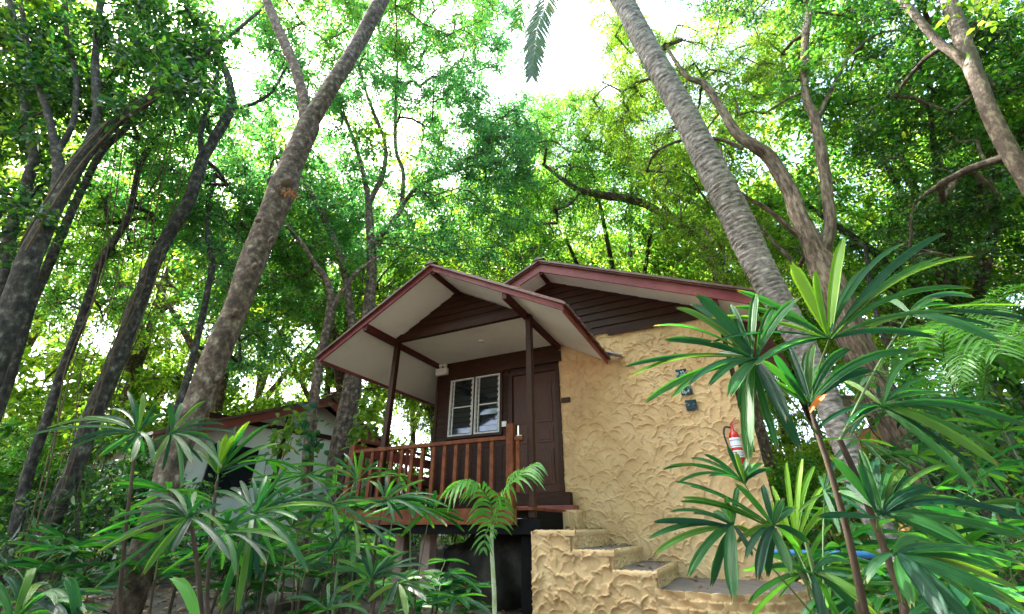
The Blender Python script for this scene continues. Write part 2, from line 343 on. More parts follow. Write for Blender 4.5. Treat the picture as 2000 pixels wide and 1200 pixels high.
# timber front wall: lapped siding above, vertical boards below
def lapped(mb, x0, x1, z0, z1, y, step=.125, th=.022, y2=None):
    z = z0
    while z < z1 - .01:
        t = min(z + step + .012, z1)
        mb.add([(x0, y - th, z), (x1, y - th, z), (x1, y - .004, t), (x0, y - .004, t), (x0, y + .02, z), (x1, y + .02, z), (x1, y + .02, t), (x0, y + .02, t)],
               [(0, 1, 2, 3), (0, 4, 5, 1), (1, 5, 6, 2), (3, 2, 6, 7), (0, 3, 7, 4)])
        z += step
sd_ = MB(); WX0, WX1, WZ0, WZ1 = -4.75, -3.64, 1.52, 2.62
lapped(sd_, XL, WX0 - .05, 1.28, 3.0, YW); lapped(sd_, WX1 + .05, -3.46, 1.28, 3.0, YW); lapped(sd_, WX0 - .05, WX1 + .05, 1.28, WZ0 - .05, YW)
x = XL
while x < -3.47:
    sd_.box(x + .003, min(x + .118, -3.46), YW - .018, YW + .02, .25, 1.275); x += .122
sd_.box(XL - .06, XL, YW - .03, YW + .2, -.05, 3.0)
sd_.build('siding', M['siding'], cot)
MB().box(XL + .001, XD, YW + .025, YW + 4.2, .2, 3.03).build('timber_body', M['siding'], cot)
MB().box(WX0 - .06, -2.40, YW - .035, YW, WZ1 + .055, 3.0).box(WX0-.05, WX1+.05, YW-.04, YW-.005, WZ1+.002, WZ1+.056).build('header', M['wood'], cot, .004)
# louvred windows
for (a, b) in ((WX0, WX0 + .535), (WX0 + .575, WX1)):
    f = MB(); t = .028
    f.box(a, b, YW - .05, YW - .004, WZ0, WZ0 + t).box(a, b, YW - .05, YW - .004, WZ1 - t, WZ1)
    f.box(a, a + t, YW - .05, YW - .004, WZ0 + t, WZ1 - t).box(b - t, b, YW - .05, YW - .004, WZ0 + t, WZ1 - t)
    f.box(a + .07, a + .092, YW - .045, YW - .02, WZ0 + t, WZ1 - t)
    f.box(a + .092, b - t, YW - .052, YW - .04, 2.045, 2.068)
    n = 10
    for k in range(n):                                   # little clips that carry the glass slats
        z = WZ0 + .045 + (k + .5) * (WZ1 - WZ0 - .09) / n
        f.bar((a + .045, YW - .058, z - .03), (a + .045, YW - .03, z + .03), .016, .012, (1, 0, 0)); f.bar((b - .036, YW - .062, z - .03), (b - .036, YW - .03, z + .03), .016, .012, (1, 0, 0))
    fo = f.build('window', M['alu'], cot, .002)
    p = MB()
    for k in range(n):
        z = WZ0 + .045 + (k + .5) * (WZ1 - WZ0 - .09) / n; hz = (WZ1 - WZ0 - .09) / n / 2
        p.bar((a + .093, YW - .026, z), (b - t, YW - .026, z), .006, 2 * hz + .004, (0, .12 if k % 3 else .06, 1))
    p.build('louvre_glass', M['glass'], fo)
MB().box(WX0 + .537, WX0 + .573, YW - .045, YW, WZ0 - .03, WZ1).box(WX0 - .05, WX1 + .05, YW - .05, YW, WZ0 - .05, WZ0 - .002).box(WX0-.05, WX0-.002, YW-.04, YW, WZ0-.002, WZ1).box(WX1+.002, WX1+.05, YW-.04, YW, WZ0-.002, WZ1).build('window_surround', M['wood'], cot, .003)
# door
DX0, DX1, DZ0, DZ1 = -3.38, -2.53, .50, 2.52
MB().box(DX0 - .085, DX0, YW - .04, YW + .02, DZ0, DZ1 + .07).box(DX1, XD - .001, YW - .04, YW + .02, DZ0, DZ1 + .07).box(DX0, DX1, YW - .04, YW + .02, DZ1, DZ1 + .07).build('door_frame', M['wood'], cot, .004)
dr = MB().box(DX0, DX1, YW - .004, YW + .024, DZ0, DZ1)
def panel(mb, x0, x1, z0, z1, arch=0):
    n = 10; top = [(x1 - (x1 - x0) * i / n, z1 + arch * math.sin(math.pi * i / n) ** 1.5) for i in range(n + 1)]
    for ins, dep in ((0, .014), (.03, .008), (.045, .02)):
        o = [(x0 + ins, z0 + ins), (x1 - ins, z0 + ins)] + [(x0 + ins + (xx - x0) * (x1 - x0 - 2*ins) / (x1 - x0), zz - ins) for xx, zz in top]
        mb.prism([(a, YW - .004 - .0005, c) for a, c in o], (0, -dep, 0))
xm = (DX0 + DX1) / 2
for x0, x1 in ((DX0 + .09, xm - .035), (xm + .035, DX1 - .09)):
    panel(dr, x0, x1, 1.62, 2.30, .07); panel(dr, x0, x1, 1.28, 1.52); panel(dr, x0, x1, .62, 1.18)
dr = dr.build('door', M['door'], cot, .003)
MB().box(DX0 + .02, DX0 + .075, YW - .055, YW - .022, 1.42, 1.62).build('lock_case', M['rubber'], dr, .004)
h = MB().box(DX0 + .095, DX0 + .125, YW - .03, YW - .014, 1.33, 1.60); h.cyl((DX0 + .11, YW - .03, 1.42), (DX0 + .11, YW - .075, 1.42), .01); h.cyl((DX0 + .11, YW - .07, 1.42), (DX0 + .21, YW - .07, 1.42), .009)
h.build('handle', M['brass'], dr, .002)
MB().box(DX0 - .12, -2.33, YW - .20, YW - .042, .30, .485).build('door_sill', M['wood'], cot, .006)
MB().box(DX0 - .2, -2.24, YW - .30, YW - .042, .225, .295).build('threshold', M['fascia2'], cot, .006)
# porch: ceiling, posts, beam, deck
AX, AZ, SL = -3.76, 3.74, .553                # ridge x, soffit height at ridge, slope
YF = 4.70                                    # fascia plane
HS = 2.2                                     # half span
MB().box(-5.03, -2.47, YP, YW - .04, 3.0, 3.02).build('ceiling', M['white'], cot)
def soff(x): return AZ - SL * abs(x - AX)
s_ = MB()
for sgn in (-1, 1):
    xe = AX + sgn * HS; yb = YW - .02 if sgn > 0 else 8.4
    xa = AX
    s_.prism([(xa, YF + .02, soff(xa)), (xe, YF + .02, soff(xe)), (xe, yb, soff(xe)), (xa, yb, soff(xa))], (0, 0, .012))
s_.build('soffit', M['white'], cot)
t_ = MB()
for sgn in (-1, 1):
    xe = AX + sgn * (HS + .05); yb = YW - .02 if sgn > 0 else 8.4
    n = 22 if sgn > 0 else 30
    yy0 = YF - .06; st = (yb - yy0) / n
    for k in range(n):                                   # tile courses run up the slope; small steps give the ragged eave
        y0 = yy0 + k * st; dz = .012 * (k % 2); le = .03 * ((k * 7) % 3) / 3
        x2 = xe + sgn * le
        t_.prism([(AX, y0, AZ + .05), (x2, y0, soff(x2) + .05), (x2, y0, soff(x2) + .085 + dz), (AX, y0, AZ + .085 + dz)], (0, st - .002, 0))
t_.prism([(AX - .12, YF - .075, AZ + .02 + .05), (AX, YF - .075, AZ + .13), (AX + .12, YF - .075, AZ + .07)], (0, 4 - 1.6, 0))
t_.build('roof', M['tile'], cot)
f_ = MB()
for sgn in (-1, 1):
    xe = AX + sgn * HS
    f_.prism([(AX, YF, AZ - .03), (xe, YF, soff(xe) - .03), (xe, YF, soff(xe) + .115), (AX, YF, AZ + .115)][::sgn], (0, .03, 0))
f_.build('fascia', M['fascia'], cot, .004)
MB().bar((AX + HS - .012, YF + .031, soff(AX + HS) + .035), (AX + HS - .012, YW - .02, soff(AX + HS) + .035), .028, .15).build('eave_board', M['fascia2'], cot, .003)
MB().bar((AX - HS + .012, YF + .031, soff(AX - HS) + .03), (AX - HS + .012, 8.4, soff(AX - HS) + .03), .028, .14).build('eave_board', M['fascia'], cot, .003)
# rafters and purlins seen against the soffit
MB().bar((AX, YF + .03, AZ - .045), (AX, YP, AZ - .045), .07, .07).build('purlin', M['rafter'], cot, .004)
for xx in (-5.05, -2.44): MB().bar((xx, YF + .03, soff(xx) - .055), (xx, YW - .04, soff(xx) - .055), .07, .13).build('purlin', M['rafter'], cot, .004)
g_ = MB(); g0 = 3.05; zz = g0
while zz < AZ - .03:
    z1 = min(zz + .125, AZ - .01); ha = max((AZ - .02 - zz) / SL, .01); hb = max((AZ - .02 - z1) / SL, .005)
    g_.add([(AX - ha, YP - .03, zz), (AX + ha, YP - .03, zz), (AX + hb, YP - .012, z1), (AX - hb, YP - .012, z1), (AX - ha, YP - .005, zz), (AX + ha, YP - .005, zz), (AX + hb, YP - .005, z1), (AX - hb, YP - .005, z1)],
           [(0, 1, 2, 3), (0, 4, 5, 1), (1, 5, 6, 2), (3, 2, 6, 7), (0, 3, 7, 4), (4, 7, 6, 5)]); zz += .12
g_.build('gable', M['siding'], cot)
MB().box(-5.08, -2.41, YP - .04, YP + .04, 2.965, 3.10).build('porch_beam', M['wood'], cot, .005)
for xx, zb in ((-4.99, .22), (-2.40, .10)):
    MB().box(xx - .045, xx + .045, YP - .045, YP + .045, zb, 2.964).build('post', M['wood'], cot, .008)
dk = MB(); yy = YP - .12
while yy < YW - .05: dk.box(-5.62, -2.35, yy, yy + .105, .19, .225); yy += .11
dk = dk.build('deck', M['rail'], cot)
MB().box(-5.62, -2.56, YP - .15, YP - .122, .03, .215).build('deck_fascia', M['rail'], dk, .004)
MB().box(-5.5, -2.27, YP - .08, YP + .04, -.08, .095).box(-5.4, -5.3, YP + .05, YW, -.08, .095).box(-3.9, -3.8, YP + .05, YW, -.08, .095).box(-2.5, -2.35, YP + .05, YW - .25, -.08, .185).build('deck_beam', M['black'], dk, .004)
# railing
YR = YP - .14
rl = MB().box(-5.44, -2.70, YR - .035, YR + .035, 1.06, 1.115).box(-2.585, -2.46, YR - .03, YR + .03, 1.04, 1.09).build('railing', M['rail'], cot, .008)
MB().box(-2.695, -2.59, YR - .05, YR + .05, .02, 1.27).build('newel_post', M['rail'], rl, .008)
MB().box(-5.54, -5.445, YR - .045, YR + .045, -.05, 1.20).build('corner_post', M['rail'], rl, .008)
MB().box(-5.44, -2.70, YR - .02, YR + .02, .35, .40).build('bottom_rail', M['rail'], rl, .005)
proto = None
xs = [-5.27 + i * .195 for i in range(13)] + [-2.535]
for k, xx in enumerate(xs):
    if proto is None:
        proto = MB().box(xx - .029, xx + .029, YR - .018, YR + .018, .401, 1.059).build('baluster', M['rail'], rl, .004)
    else:
        o = proto.copy(); COL.objects.link(o); o.parent = rl; o.location = (xx - xs[0], 0, 0)
# left side: bench back of wide boards
bn = MB()
bn.box(-5.50, -5.44, YR + .05, YW + .5, 1.26, 1.30)
bn.box(-5.49, -5.46, YR + .05, YW + .5, 1.03, 1.20).box(-5.49, -5.46, YR + .05, YW + .5, .70, .88)
for yv in (5.9, 6.6): bn.box(-5.456, -5.41, yv, yv + .06, .23, 1.26)
bn.build('bench_back', M['fascia2'], cot, .004)
MB().box(-5.40, -4.98, YR + .3, YW - .1, .62, .66).box(-5.38, -5.32, YR+.35, YR+.41, .226, .62).box(-5.06, -5.0, YW-.3, YW-.24, .226, .62).box(-5.06, -5.0, YR+.35, YR+.41, .226, .62).build('bench_seat', M['wood'], cot, .004)
# main roof
MX, MZ, MS, MO = -2.56, 4.37, .445, 6.45
def ms(x): return MZ - MS * abs(x - MX)
XE0, XE1 = -5.9, .76
s_ = MB(); f_ = MB(); t_ = MB(); yb = 11.6
for sgn, xe in ((-1, XE0), (1, XE1)):
    s_.prism([(MX, MO + .02, ms(MX)), (xe, MO + .02, ms(xe)), (xe, yb, ms(xe)), (MX, yb, ms(MX))], (0, 0, .012))
    f_.prism([(MX, MO, MZ - .02), (xe, MO, ms(xe) - .02), (xe, MO, ms(xe) + .15), (MX, MO, MZ + .15)][::sgn], (0, .03, 0))
    f_.bar((xe - sgn * .012, MO + .031, ms(xe) + .05), (xe - sgn * .012, yb, ms(xe) + .05), .028, .14)
    x2 = xe + sgn * .05
    n = 34; st = (yb - MO + .08) / n
    for k in range(n):
        y0 = MO - .08 + k * st; dz = .012 * (k % 2)
        t_.prism([(MX, y0, MZ + .175), (x2, y0, ms(x2) + .175), (x2, y0, ms(x2) + .215 + dz), (MX, y0, MZ + .215 + dz)], (0, st - .002, 0))
    t_.prism([(MX, MO - .05, MZ + .152), (x2, MO - .05, ms(x2) + .152), (x2, MO - .05, ms(x2) + .174), (MX, MO - .05, MZ + .174)][::sgn], (0, .1, 0))
s_.build('soffit', M['white'], cot); f_.build('fascia', M['fascia'], cot, .004)
t_.prism([(MX - .12, MO - .1, MZ + .2), (MX, MO - .1, MZ + .265), (MX + .12, MO - .1, MZ + .2)], (0, yb - MO, 0)); t_.build('roof', M['tile'], cot)
MB().bar((MX, MO + .03, MZ - .04), (MX, YW - .05, MZ - .04), .07, .07).build('purlin', M['rafter'], cot, .004)
MB().bar((.27, MO + .03, ms(.27) - .06), (.27, YW - .02, ms(.27) - .06), .08, .11).box(.24, .31, YW - .07, YW - .045, 2.95, 3.05).build('purlin', M['rafter'], cot, .004)
g_ = MB(); zz = 3.05
while zz < MZ:
    z1 = min(zz + .15, MZ); xa, xb = max(MX - (MZ - zz) / MS, -4.9), min(MX + (MZ - zz) / MS, .33); xc, xd = max(MX - (MZ - z1) / MS, -4.9), min(MX + (MZ - z1) / MS, .33)
    g_.add([(xa, YW - .045, zz), (xb, YW - .045, zz), (xd, YW - .022, z1), (xc, YW - .022, z1), (xa, YW - .005, zz), (xb, YW - .005, zz), (xd, YW - .005, z1), (xc, YW - .005, z1)],
           [(0, 1, 2, 3), (0, 4, 5, 1), (1, 5, 6, 2), (3, 2, 6, 7), (0, 3, 7, 4), (4, 7, 6, 5)]); zz += .145
g_.box(-1.5, .33, YW - .06, YW - .046, 2.99, 3.12)
g_.build('gable', M['siding'], cot)
MB().prism([(-1.62, YW - .24, soff(-1.62) + .10), (-1.28, YW - .24, soff(-1.28) + .16), (-1.28, YW - .24, soff(-1.28) + .175), (-1.62, YW - .24, soff(-1.62) + .115)], (0, .19, 0)).build('flashing', M['flash'], cot)
# downlight
MB().lathe((-3.62, 6.15, 2.975), [(.045, 0), (.05, .005), (.05, .024)], n=20).build('downlight', M['wplast'], cot, smooth=True)

# ------------------------------------------------------------------ steps
stp = thing('garden_steps', 'yellow stucco steps with grey worn treads leading up to the porch', 'steps', (-1.2, 6.1, -.95))
YS = 5.36
tops = [(-2.32, -1.82, -.03), (-1.82, -1.38, -.225), (-1.38, -.95, -.41)]
def in_side(x, z):
    X = x - 2.36; Zw = z - 1.3; t = np.full(X.shape, -.60)
    for a, b, c in tops: t = np.where((X >= a - .05) & (X < b), c - .012, t)
    return Zw < t
stucco_face('side_wall', (-2.36, YS, -1.3), (1, 0, 0), (0, 0, 1), (0, -1, 0), 1.50, 1.3, .007, .10, .055, 11, stp, mask=lambda x, z: in_side(x, z))
bd = MB()
for i, (a, b, c) in enumerate(tops):
    bd.box(a - .02 if i == 0 else a - .001, b - .012, YS + .012, YW - .01, -1.3, c - .035)
bd.box(-2.345, -2.25, YW - .5, YW - .01, -1.3, .2)
bd.build('core', M['stucco'], stp)
for i, (a, b, c) in enumerate(tops):
    a2 = a if i == 0 else a - .02
    tr = MB()
    tr.box(a2, b - .012, YS + .02, YW - .006, c - .034, c + .002)
    tr.build('tread', M['plank'], stp, .008)
    nxt = tops[i+1][2] if i < 2 else -.60
    # rough stucco rim and riser
    stucco_face('riser', (b, YS - .02, nxt - .02), (0, 1, 0), (0, 0, 1), (1, 0, 0), YW - YS, c - nxt + .025, .0085, .05, .034, 20 + i, stp, extra=lambda x, y: -.012)
    g = np.random.default_rng(50 + i); L_ = b - a2 + .02
    for (o, e, ln) in (((a2, YS, c), (1, 0, 0), L_), ((b - .02, YS, c), (0, 1, 0), YW - YS)):
        n = int(ln / .012); tt = np.linspace(0, ln, n); wob = .012 * np.abs(np.sin(tt * 38 + i + np.sin(tt * 17))) - .008 + g.normal(0, .003, n)
        o = np.array(o); e = np.array(e, float); s = np.array([0, 1, 0.]) if e[0] else np.array([-1., 0, 0])
        prof = [(-.030, -.06), (-.040, -.025), (-.028, -.002), (-.008, .003), (.012, .001), (.016, -.03)]
        V = np.array([[o + e * t + s * (p + .35 * w_) + np.array([0, 0, q + w_ * .6]) for p, q in prof] for t, w_ in zip(tt, wob)])
        k = len(prof); idx = np.arange(n * k).reshape(n, k)
        arr_mesh('rim', V.reshape(-1, 3), np.stack([idx[:-1, :-1], idx[1:, :-1], idx[1:, 1:], idx[:-1, 1:]], -1).reshape(-1, 4), M['stucco'], stp, smooth=True)
# top step under the sill
stucco_face('riser', (-2.85, YW - .32, -.06), (1, 0, 0), (0, 0, 1), (0, -1, 0), .66, .29, .0085, .05, .03, 31, stp)
stucco_face('riser', (-2.21, YW - .32, -.06), (0, 1, 0), (0, 0, 1), (1, 0, 0), .3, .29, .0085, .05, .03, 32, stp)
MB().box(-2.85, -2.225, YW - .31, YW - .01, -.06, .215).build('core', M['stucco'], stp)
# curved landing with a scalloped rim
lp = catmull([(-.96, 5.30), (-.75, 5.24), (-.35, 5.20), (0.0, 5.32), (.27, 5.62), (.42, 6.05), (.46, 6.6), (.42, 6.95)], 12)
MB().prism([(x, y, -.66) for x, y in [(-.96, 6.94)] + [tuple(p) for p in lp]][::-1], (0, 0, .075)).build('landing', M['plank'], stp)
seg = np.linalg.norm(np.diff(lp, axis=0), axis=1); cum = np.concatenate([[0], np.cumsum(seg)])
n = 420; tt = np.linspace(0, cum[-1], n); cx = np.interp(tt, cum, lp[:, 0]); cyy = np.interp(tt, cum, lp[:, 1])
tx = np.gradient(cx); ty = np.gradient(cyy); nl_ = np.hypot(tx, ty); nx_, ny_ = ty / nl_, -tx / nl_
zs = np.linspace(-.55, -1.25, 80); V = np.zeros((80, n, 3))
g = np.random.default_rng(9)
for a, z in enumerate(zs):
    row = int((-.55 - z) / .075); ph = (tt / (.115 + .02 * math.sin(row * 2.3)) + .5 * (row % 2) + .37 * np.sin(tt * 4.3 + row * 1.9)) % 1; up = ((-.55 - z) / .075) % 1
    sc = np.sqrt(np.clip(1 - (2 * ph - 1) ** 2, 0, 1))
    up = ((-.55 - z) / .075 + .42 * (1 - sc)) % 1
    out = .042 * (.35 + .65 * sc) * (1 - .85 * up) * (1 + .3 * np.sin(tt * 11 + row * 2)) + .010 * np.sin(tt * 23 + z * 40)
    out = np.where(up > .95, out * .4, out)
    V[a, :, 0] = cx + nx_ * (out + .015); V[a, :, 1] = cyy + ny_ * (out + .015); V[a, :, 2] = z - (.016 * (1 - sc) if row == 0 else 0)
topr = V[0].copy(); topr[:, 0] -= nx_ * .035; topr[:, 1] -= ny_ * .035; topr[:, 2] = -.578
V = np.concatenate([topr[None], V]); idx = np.arange(81 * n).reshape(81, n)
arr_mesh('landing_rim', V.reshape(-1, 3), np.stack([idx[:-1, :-1], idx[1:, :-1], idx[1:, 1:], idx[:-1, 1:]], -1).reshape(-1, 4), M['stucco'], stp, smooth=True)
# grey path beside the landing
pp = catmull([(.3, 5.0), (.75, 5.5), (1.1, 6.2), (1.6, 7.2), (2.3, 7.9), (2.9, 7.0), (2.0, 5.6), (1.3, 4.6), (.6, 4.1)], 5)
tag(MB().prism([(x, y, -1.2) for x, y in pp][::-1], (0, 0, .30)).build('path', M['path'], bevel=.02), kind='structure')

# ------------------------------------------------------------------ small things on the walls
e = thing('emergency_light', 'white twin-headed emergency light at the porch ceiling corner', 'light', (-5.0, 6.86, 2.82))
MB().box(-5.10, -4.83, YW - .12, YW - .03, 2.76, 2.90).build('case', M['wplast'], e, .012)
for xx in (-5.02, -4.90): MB().lathe((xx, YW - .08, 2.90), [(.018, 0), (.02, .02), (.042, .03), (.05, .06), (.04, .09), (.015, .1)], n=16).build('lamp_head', M['wplast'], e, smooth=True)
s = thing('light_switch', 'small white light switch on the dark boards between window and door', 'switch', (-3.545, YW - .03, 1.66))
MB().box(-3.59, -3.50, YW - .045, YW - .024, 1.605, 1.70).build('plate', M['wplast'], s, .003); MB().box(-3.565, -3.53, YW - .05, YW - .046, 1.63, 1.675).build('rocker', M['label'], s, .002)
s = MB().box(-2.43, -2.27, YW - .075, YW - .035, 1.905, 1.985).build('number_plate', M['wood'], bevel=.004); tag(s, 'small dark wooden plate on the stucco wall beside the door', 'plate')
tmat = noisy('glazed_tile', [(.44, (.010, .022, .026)), (.53, (.035, .065, .075)), (.58, (.42, .48, .50)), (.66, (.02, .04, .05))], 14, .18, .3, .003, bscale=20)
for k, (xx, zz, lab) in enumerate(((-.43, 2.13, 'topmost'), (-.405, 1.875, 'middle'), (-.375, 1.635, 'lowest'))):
    t = MB().box(xx - .08, xx + .08, YW - .055, YW - .03, zz - .08, zz + .08).build('wall_tile', tmat, bevel=.004)
    t.rotation_euler = (0, 0, 0)
    tag(t, f'{lab} of three dark glazed square tiles set in the yellow wall', 'tile', 'glazed tiles on the stucco wall')
e = thing('fire_extinguisher', 'red fire extinguisher with white label hanging on the yellow stucco wall', 'fire extinguisher', (.12, YW - .1, .85))
ex, ey = .10, YW - .13
MB().lathe((ex, ey, .76), [(.06, 0), (.068, .015), (.068, .36), (.055, .41), (.028, .435), (.022, .46)], n=24).build('cylinder', M['red'], e, smooth=True)
MB().lathe((ex, ey, .97), [(.0695, 0), (.0695, .13)], n=24).build('paper_label', M['label'], e, smooth=True)
MB().lathe((ex, ey, .84), [(.0693, 0), (.0693, .09)], n=24).build('paper_label', M['label'], e, smooth=True)
vb = MB()
for z in (.855, .875, .9, .985, 1.06): vb.lathe((ex, ey, z), [(.0702, 0), (.0702, .009)], n=24)
vb.build('print', M['violet'], e)
v = MB(); v.cyl((ex, ey, 1.22), (ex, ey, 1.27), .02); v.bar((ex - .02, ey, 1.27), (ex + .11, ey - .02, 1.31), .02, .012); v.bar((ex - .02, ey, 1.275), (ex + .07, ey - .03, 1.37), .02, .01)
v.build('valve', M['red'], e, .003)
V, Q = tubes(np.array([catmull([(ex - .02, ey, 1.25), (ex - .09, ey - .02, 1.25), (ex - .12, ey - .02, 1.15), (ex - .10, ey - .03, .98), (ex - .09, ey - .04, .88)], 6)]), np.full((1, 25), .013), 8)
arr_mesh('hose', V, Q, M['rubber'], e, smooth=True)
V, Q = tubes(np.array([[at(1500, 1079, 5.6), at(1640, 1083, 5.2), at(1900, 1086, 4.9)]]), np.full((1, 3), .035), 12)
tag(arr_mesh('water_pipe', V, Q, M['pipe'], smooth=True), 'blue plastic water pipe running low behind the fan palms', 'pipe')

# piers and boulders under the deck
def blob(name, c, s, seed, matn='rock', parent=None, sub=4):
    import bmesh
    bm = bmesh.new(); bmesh.ops.create_icosphere(bm, subdivisions=sub, radius=1); g = np.random.default_rng(seed)
    ph = g.uniform(0, 6, (6, 3)); fr = g.normal(0, 1.5, (6, 3))
    for v in bm.verts:
        p = np.array(v.co); q = p.copy()
        k = 1 + sum(.07 * math.sin(fr[i] @ p * (1 + i * .5) + ph[i, 0]) for i in range(6))
        v.co = Vector(q * k * np.array(s))
    me = bpy.data.meshes.new(name); bm.to_mesh(me); bm.free(); me.materials.append(M[matn])
    for p in me.polygons: p.use_smooth = True
    o = put(bpy.data.objects.new(name, me), parent); o.location = c; return o
tag(blob('boulder', (-3.4, 6.7, -.62), (.95, .8, .55), 1), 'huge dark rounded boulder under the porch deck', 'boulder')
tag(blob('boulder', (-5.1, 8.0, -.75), (.9, .7, .42), 2), 'pale sunlit boulder behind the porch deck supports', 'boulder')
tag(blob('boulder', tuple(at(575, 1165, 6.0)), (.28, .25, .22), 3), 'small mossy rounded rock among the fan palm stems', 'boulder')
tag(blob('boulder', tuple(at(640, 1110, 8.5)), (.6, .5, .3), 4), 'low grey rock beside the left end of the deck', 'boulder')
tag(blob('boulder', tuple(at(250, 1010, 12)), (.8, .6, .5), 5), 'grey rock behind the leaning trunks at left', 'boulder')
MB().box(-4.45, -4.27, 5.95, 6.13, -1.2, -.085).build('pier', M['pier'], cot, .01)
MB().box(-5.3, -5.12, 6.4, 6.58, -1.2, -.085).build('pier', M['pier'], cot, .01)
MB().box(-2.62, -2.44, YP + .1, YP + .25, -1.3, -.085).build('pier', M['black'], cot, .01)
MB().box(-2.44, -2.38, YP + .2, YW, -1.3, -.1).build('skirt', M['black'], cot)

# ------------------------------------------------------------------ trees
def trunk_tube(geo, P, Rad, sides=16, bump=.05, seed=0, rings=0, cap=True):
    P = np.asarray(P, float); g = np.random.default_rng(seed)
    n = 14 if rings == 0 else 60
    Ps = catmull(P, n); rs = catmull(np.stack([Rad, Rad, Rad], -1), n)[:, 0]
    ln = np.concatenate([[0], np.cumsum(np.linalg.norm(np.diff(Ps, axis=0), axis=1))])
    T = np.gradient(Ps, axis=0); T /= np.linalg.norm(T, axis=1, keepdims=True)
    A = np.cross(T, R_ * .3 + H_); A /= np.linalg.norm(A, axis=1, keepdims=True); B = np.cross(T, A)
    th = np.arange(sides) * 2 * np.pi / sides
    ph = g.uniform(0, 6, 5)
    k = 1 + bump * (np.sin(2 * th[None] + ln[:, None] * 1.3 + ph[0]) + .7 * np.sin(3 * th[None] - ln[:, None] * 2.9 + ph[1]) + .5 * np.sin(th[None] + ln[:, None] * 6 + ph[2]))
    if rings:
        s = ((ln[:, None] + .35 * rings * np.sin(ln[:, None] * 9.1) + .2 * rings * np.sin(ln[:, None] * 23.7)) / rings + .12 * np.sin(th[None] + ln[:, None]) + .25 * np.sin(ln[:, None] * 1.7)) % 1
        k = k + .085 * (s ** 3) + g.normal(0, .006, k.shape)
    rr = rs[:, None] * k
    V = Ps[:, None] + rr[..., None] * (A[:, None] * np.cos(th)[:, None] + B[:, None] * np.sin(th)[:, None])
    K = len(Ps); i = np.arange(sides); j = (i + 1) % sides; b = np.arange(K - 1)[:, None] * sides
    Q = np.stack([b + i, b + j, b + sides + j, b + sides + i], -1).reshape(-1, 4)
    tcv = np.stack([rs[:, None] * np.cos(th)[None], rs[:, None] * np.sin(th)[None], ln[:, None] + 0 * th[None]], -1) + g.uniform(0, 20)
    geo.add(V, Q, tcv.reshape(-1, 3))
    return Ps, rs

def leaves(cent, dirv, nrm, ln, wd, fold=.25):
    """n leaves as folded six-vertex blades; cent = base points"""
    n = len(cent); side = np.cross(dirv, nrm); side /= np.linalg.norm(side, axis=1, keepdims=True) + 1e-9
    up = np.cross(side, dirv); ln = ln[:, None]; wd = wd[:, None]
    b = cent; m1 = cent + dirv * ln * .38; t = cent + dirv * ln - up * ln * .12
    V = np.stack([b, m1 + side * wd * .5 + up * wd * fold, m1 - side * wd * .5 + up * wd * fold,
                  cent + dirv * ln * .74 + side * wd * .36 + up * (wd * fold * .7 - ln * .05), cent + dirv * ln * .74 - side * wd * .36 + up * (wd * fold * .7 - ln * .05), t], 1)
    o = (np.arange(n) * 6)[:, None]
    tri = np.concatenate([o + [0, 2, 1], o + [3, 4, 5]]); quad = o + [1, 2, 4, 3]
    return V.reshape(-1, 3), tri, quad

